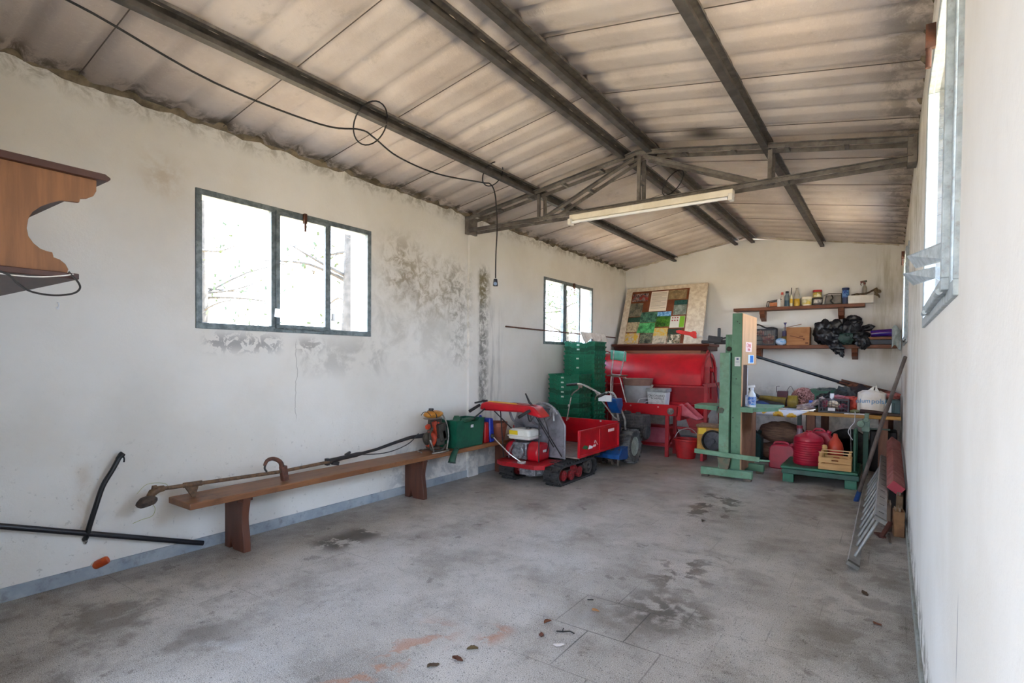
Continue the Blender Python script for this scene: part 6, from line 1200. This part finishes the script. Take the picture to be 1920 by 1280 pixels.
solo('rust_bracket', MB().bar((-.03, 5.38, .012), (.03, 5.56, .10), .03, .02).bar((-.06, 5.50, .012), (-.02, 5.38, .012), .05, .012), mat('#5a2f24', '#44231b', 12, .8), 'rusty brown angle piece at the foot of the ladder end', 'bracket')
# ------------------------------------------------------------------ litter on the floor
LV = [(-1.68, 2.091, .028, 40, '#5c4a2c', 'round olive-brown'), (-1.678, 1.975, .030, 10, '#55301f', 'dark red-brown'), (-1.74, 1.872, .032, 70, '#4a3a2a', 'dark brown'), (-1.475, 2.41, .024, 120, '#5a2e20', 'small reddish'),
      (-1.35, 2.375, .030, 20, '#c9c0ba', 'curled whitish'), (-1.364, 2.827, .022, 200, '#a8784c', 'tan'), (-1.52, 2.55, .026, 250, '#6b3f26', 'rust-brown'), (-1.354, 4.995, .03, 80, '#3f3226', 'dark'), (-.10, 4.02, .03, 300, '#4a3626', 'brown'), (-.03, 3.60, .026, 140, '#6a3a22', 'reddish')]
near = ['nearest but two to the bottom edge', 'between two others near the bottom edge', 'closest of all to the bottom edge', 'beside the curled whitish one', 'lying on the dark floor joint', 'beside the big dark stain', 'left of the big dark stain', 'far out on the open floor', 'beside the right wall ahead of the ladder', 'against the right baseboard']
for k, (x, y, s_, a, cl, wd) in enumerate(LV):
    M_ = Matrix.Rotation(R(a), 3, 'Z')
    def lf(u, v, s_=s_, M_=M_, x=x, y=y, k=k):
        w = math.sin(PI*u)**.7*.55*(1+.15*math.sin(u*22)); p = M_@Vector(((u-.5)*2*s_, (v-.5)*2*s_*w, 0)); return (x+p.x, y+p.y, .004+.012*abs(v-.5)*2*(.5+.5*math.sin(u*3+k)))
    solo('dry_leaf', MB().grid(lf, 12, 4), mat(cl, rough=.85), wd+' dry leaf on the floor, '+near[k], 'leaf', group='dry leaves on the floor', solid=.001, smooth=60)
solo('twig', MB().tube([(-1.43, 2.49, .005), (-1.40, 2.50, .008), (-1.37, 2.53, .006), (-1.34, 2.52, .007)], .0035, 6).tube([(-1.40, 2.50, .006), (-1.41, 2.53, .010)], .0025, 6), mat('#1d1a18', rough=.8), 'little black twig on the tile joint in the foreground', 'twig')
solo('wood_splinter', MB().tube([(-1.47, 2.93, .004), (-1.44, 2.95, .004)], .003, 5), mat('#26211d', rough=.8), 'tiny dark splinter on the floor left of the dark stain', 'splinter')
# ------------------------------------------------------------------ trees seen through the left windows
def tree(name, label, x, y, h, r, seed, leaf):
    rnd = random.Random(seed); t = thing(name, label, 'tree', (x, y, -.12), group='trees outside the left windows')
    mb = MB(); pts = [(x, y, -.12), (x+.1, y+.05, h*.3), (x-.05, y+.15, h*.6), (x+.1, y+.1, h)]
    mb.tube(pts, [r, r*.8, r*.55, r*.2], 12, smooth=0); tips = []
    for k in range(22):
        f = rnd.uniform(.15, .95); z = h*f; a = rnd.uniform(0, 2*PI); L = rnd.uniform(1.2, 2.8)*(1.1-f*.6); p = Vector((x, y+.1, z)); d = Vector((math.cos(a), math.sin(a), rnd.uniform(-.1, .5)))
        q = p+d*L*.5+Vector((0, 0, rnd.uniform(-.1, .2))); e_ = p+d*L; mb.tube([p, q, e_], [r*.16, r*.09, r*.03], 6, smooth=3)
        for j in range(4):
            g = p.lerp(e_, rnd.uniform(.4, 1)); hh = g+Vector((rnd.uniform(-.6, .6), rnd.uniform(-.6, .6), rnd.uniform(-.3, .5))); mb.tube([g, hh], [r*.04, r*.015], 5); tips.append(hh)
    obj('trunk', mb, mat('#4f4b45', '#3d3a35', 9, .9, bump=.5), t)
    mb = MB()
    for p in tips:
        for j in range(leaf):
            c_ = p+Vector((rnd.gauss(0, .22), rnd.gauss(0, .22), rnd.gauss(0, .18))); mb.ob(c_, (rnd.uniform(.05, .10), rnd.uniform(.03, .06), .004), (rnd.uniform(0, 180), rnd.uniform(0, 180), rnd.uniform(0, 180)))
    lo_ = obj('foliage', mb, mat('#46533a', '#38452d', 3, .8), t, smooth=0)
tree('bare_tree', 'pale tree trunk seen through the right pane of the near left window', -9.2, 7.3, 7.5, .30, 2, 3)
tree('bare_tree', 'thin branching tree seen through the left panes of the near left window', -13.5, 6.3, 7.0, .20, 7, 4)
tree('leafy_tree', 'leafy tree seen through the far left window', -10.5, 18.5, 7.0, .22, 13, 22)
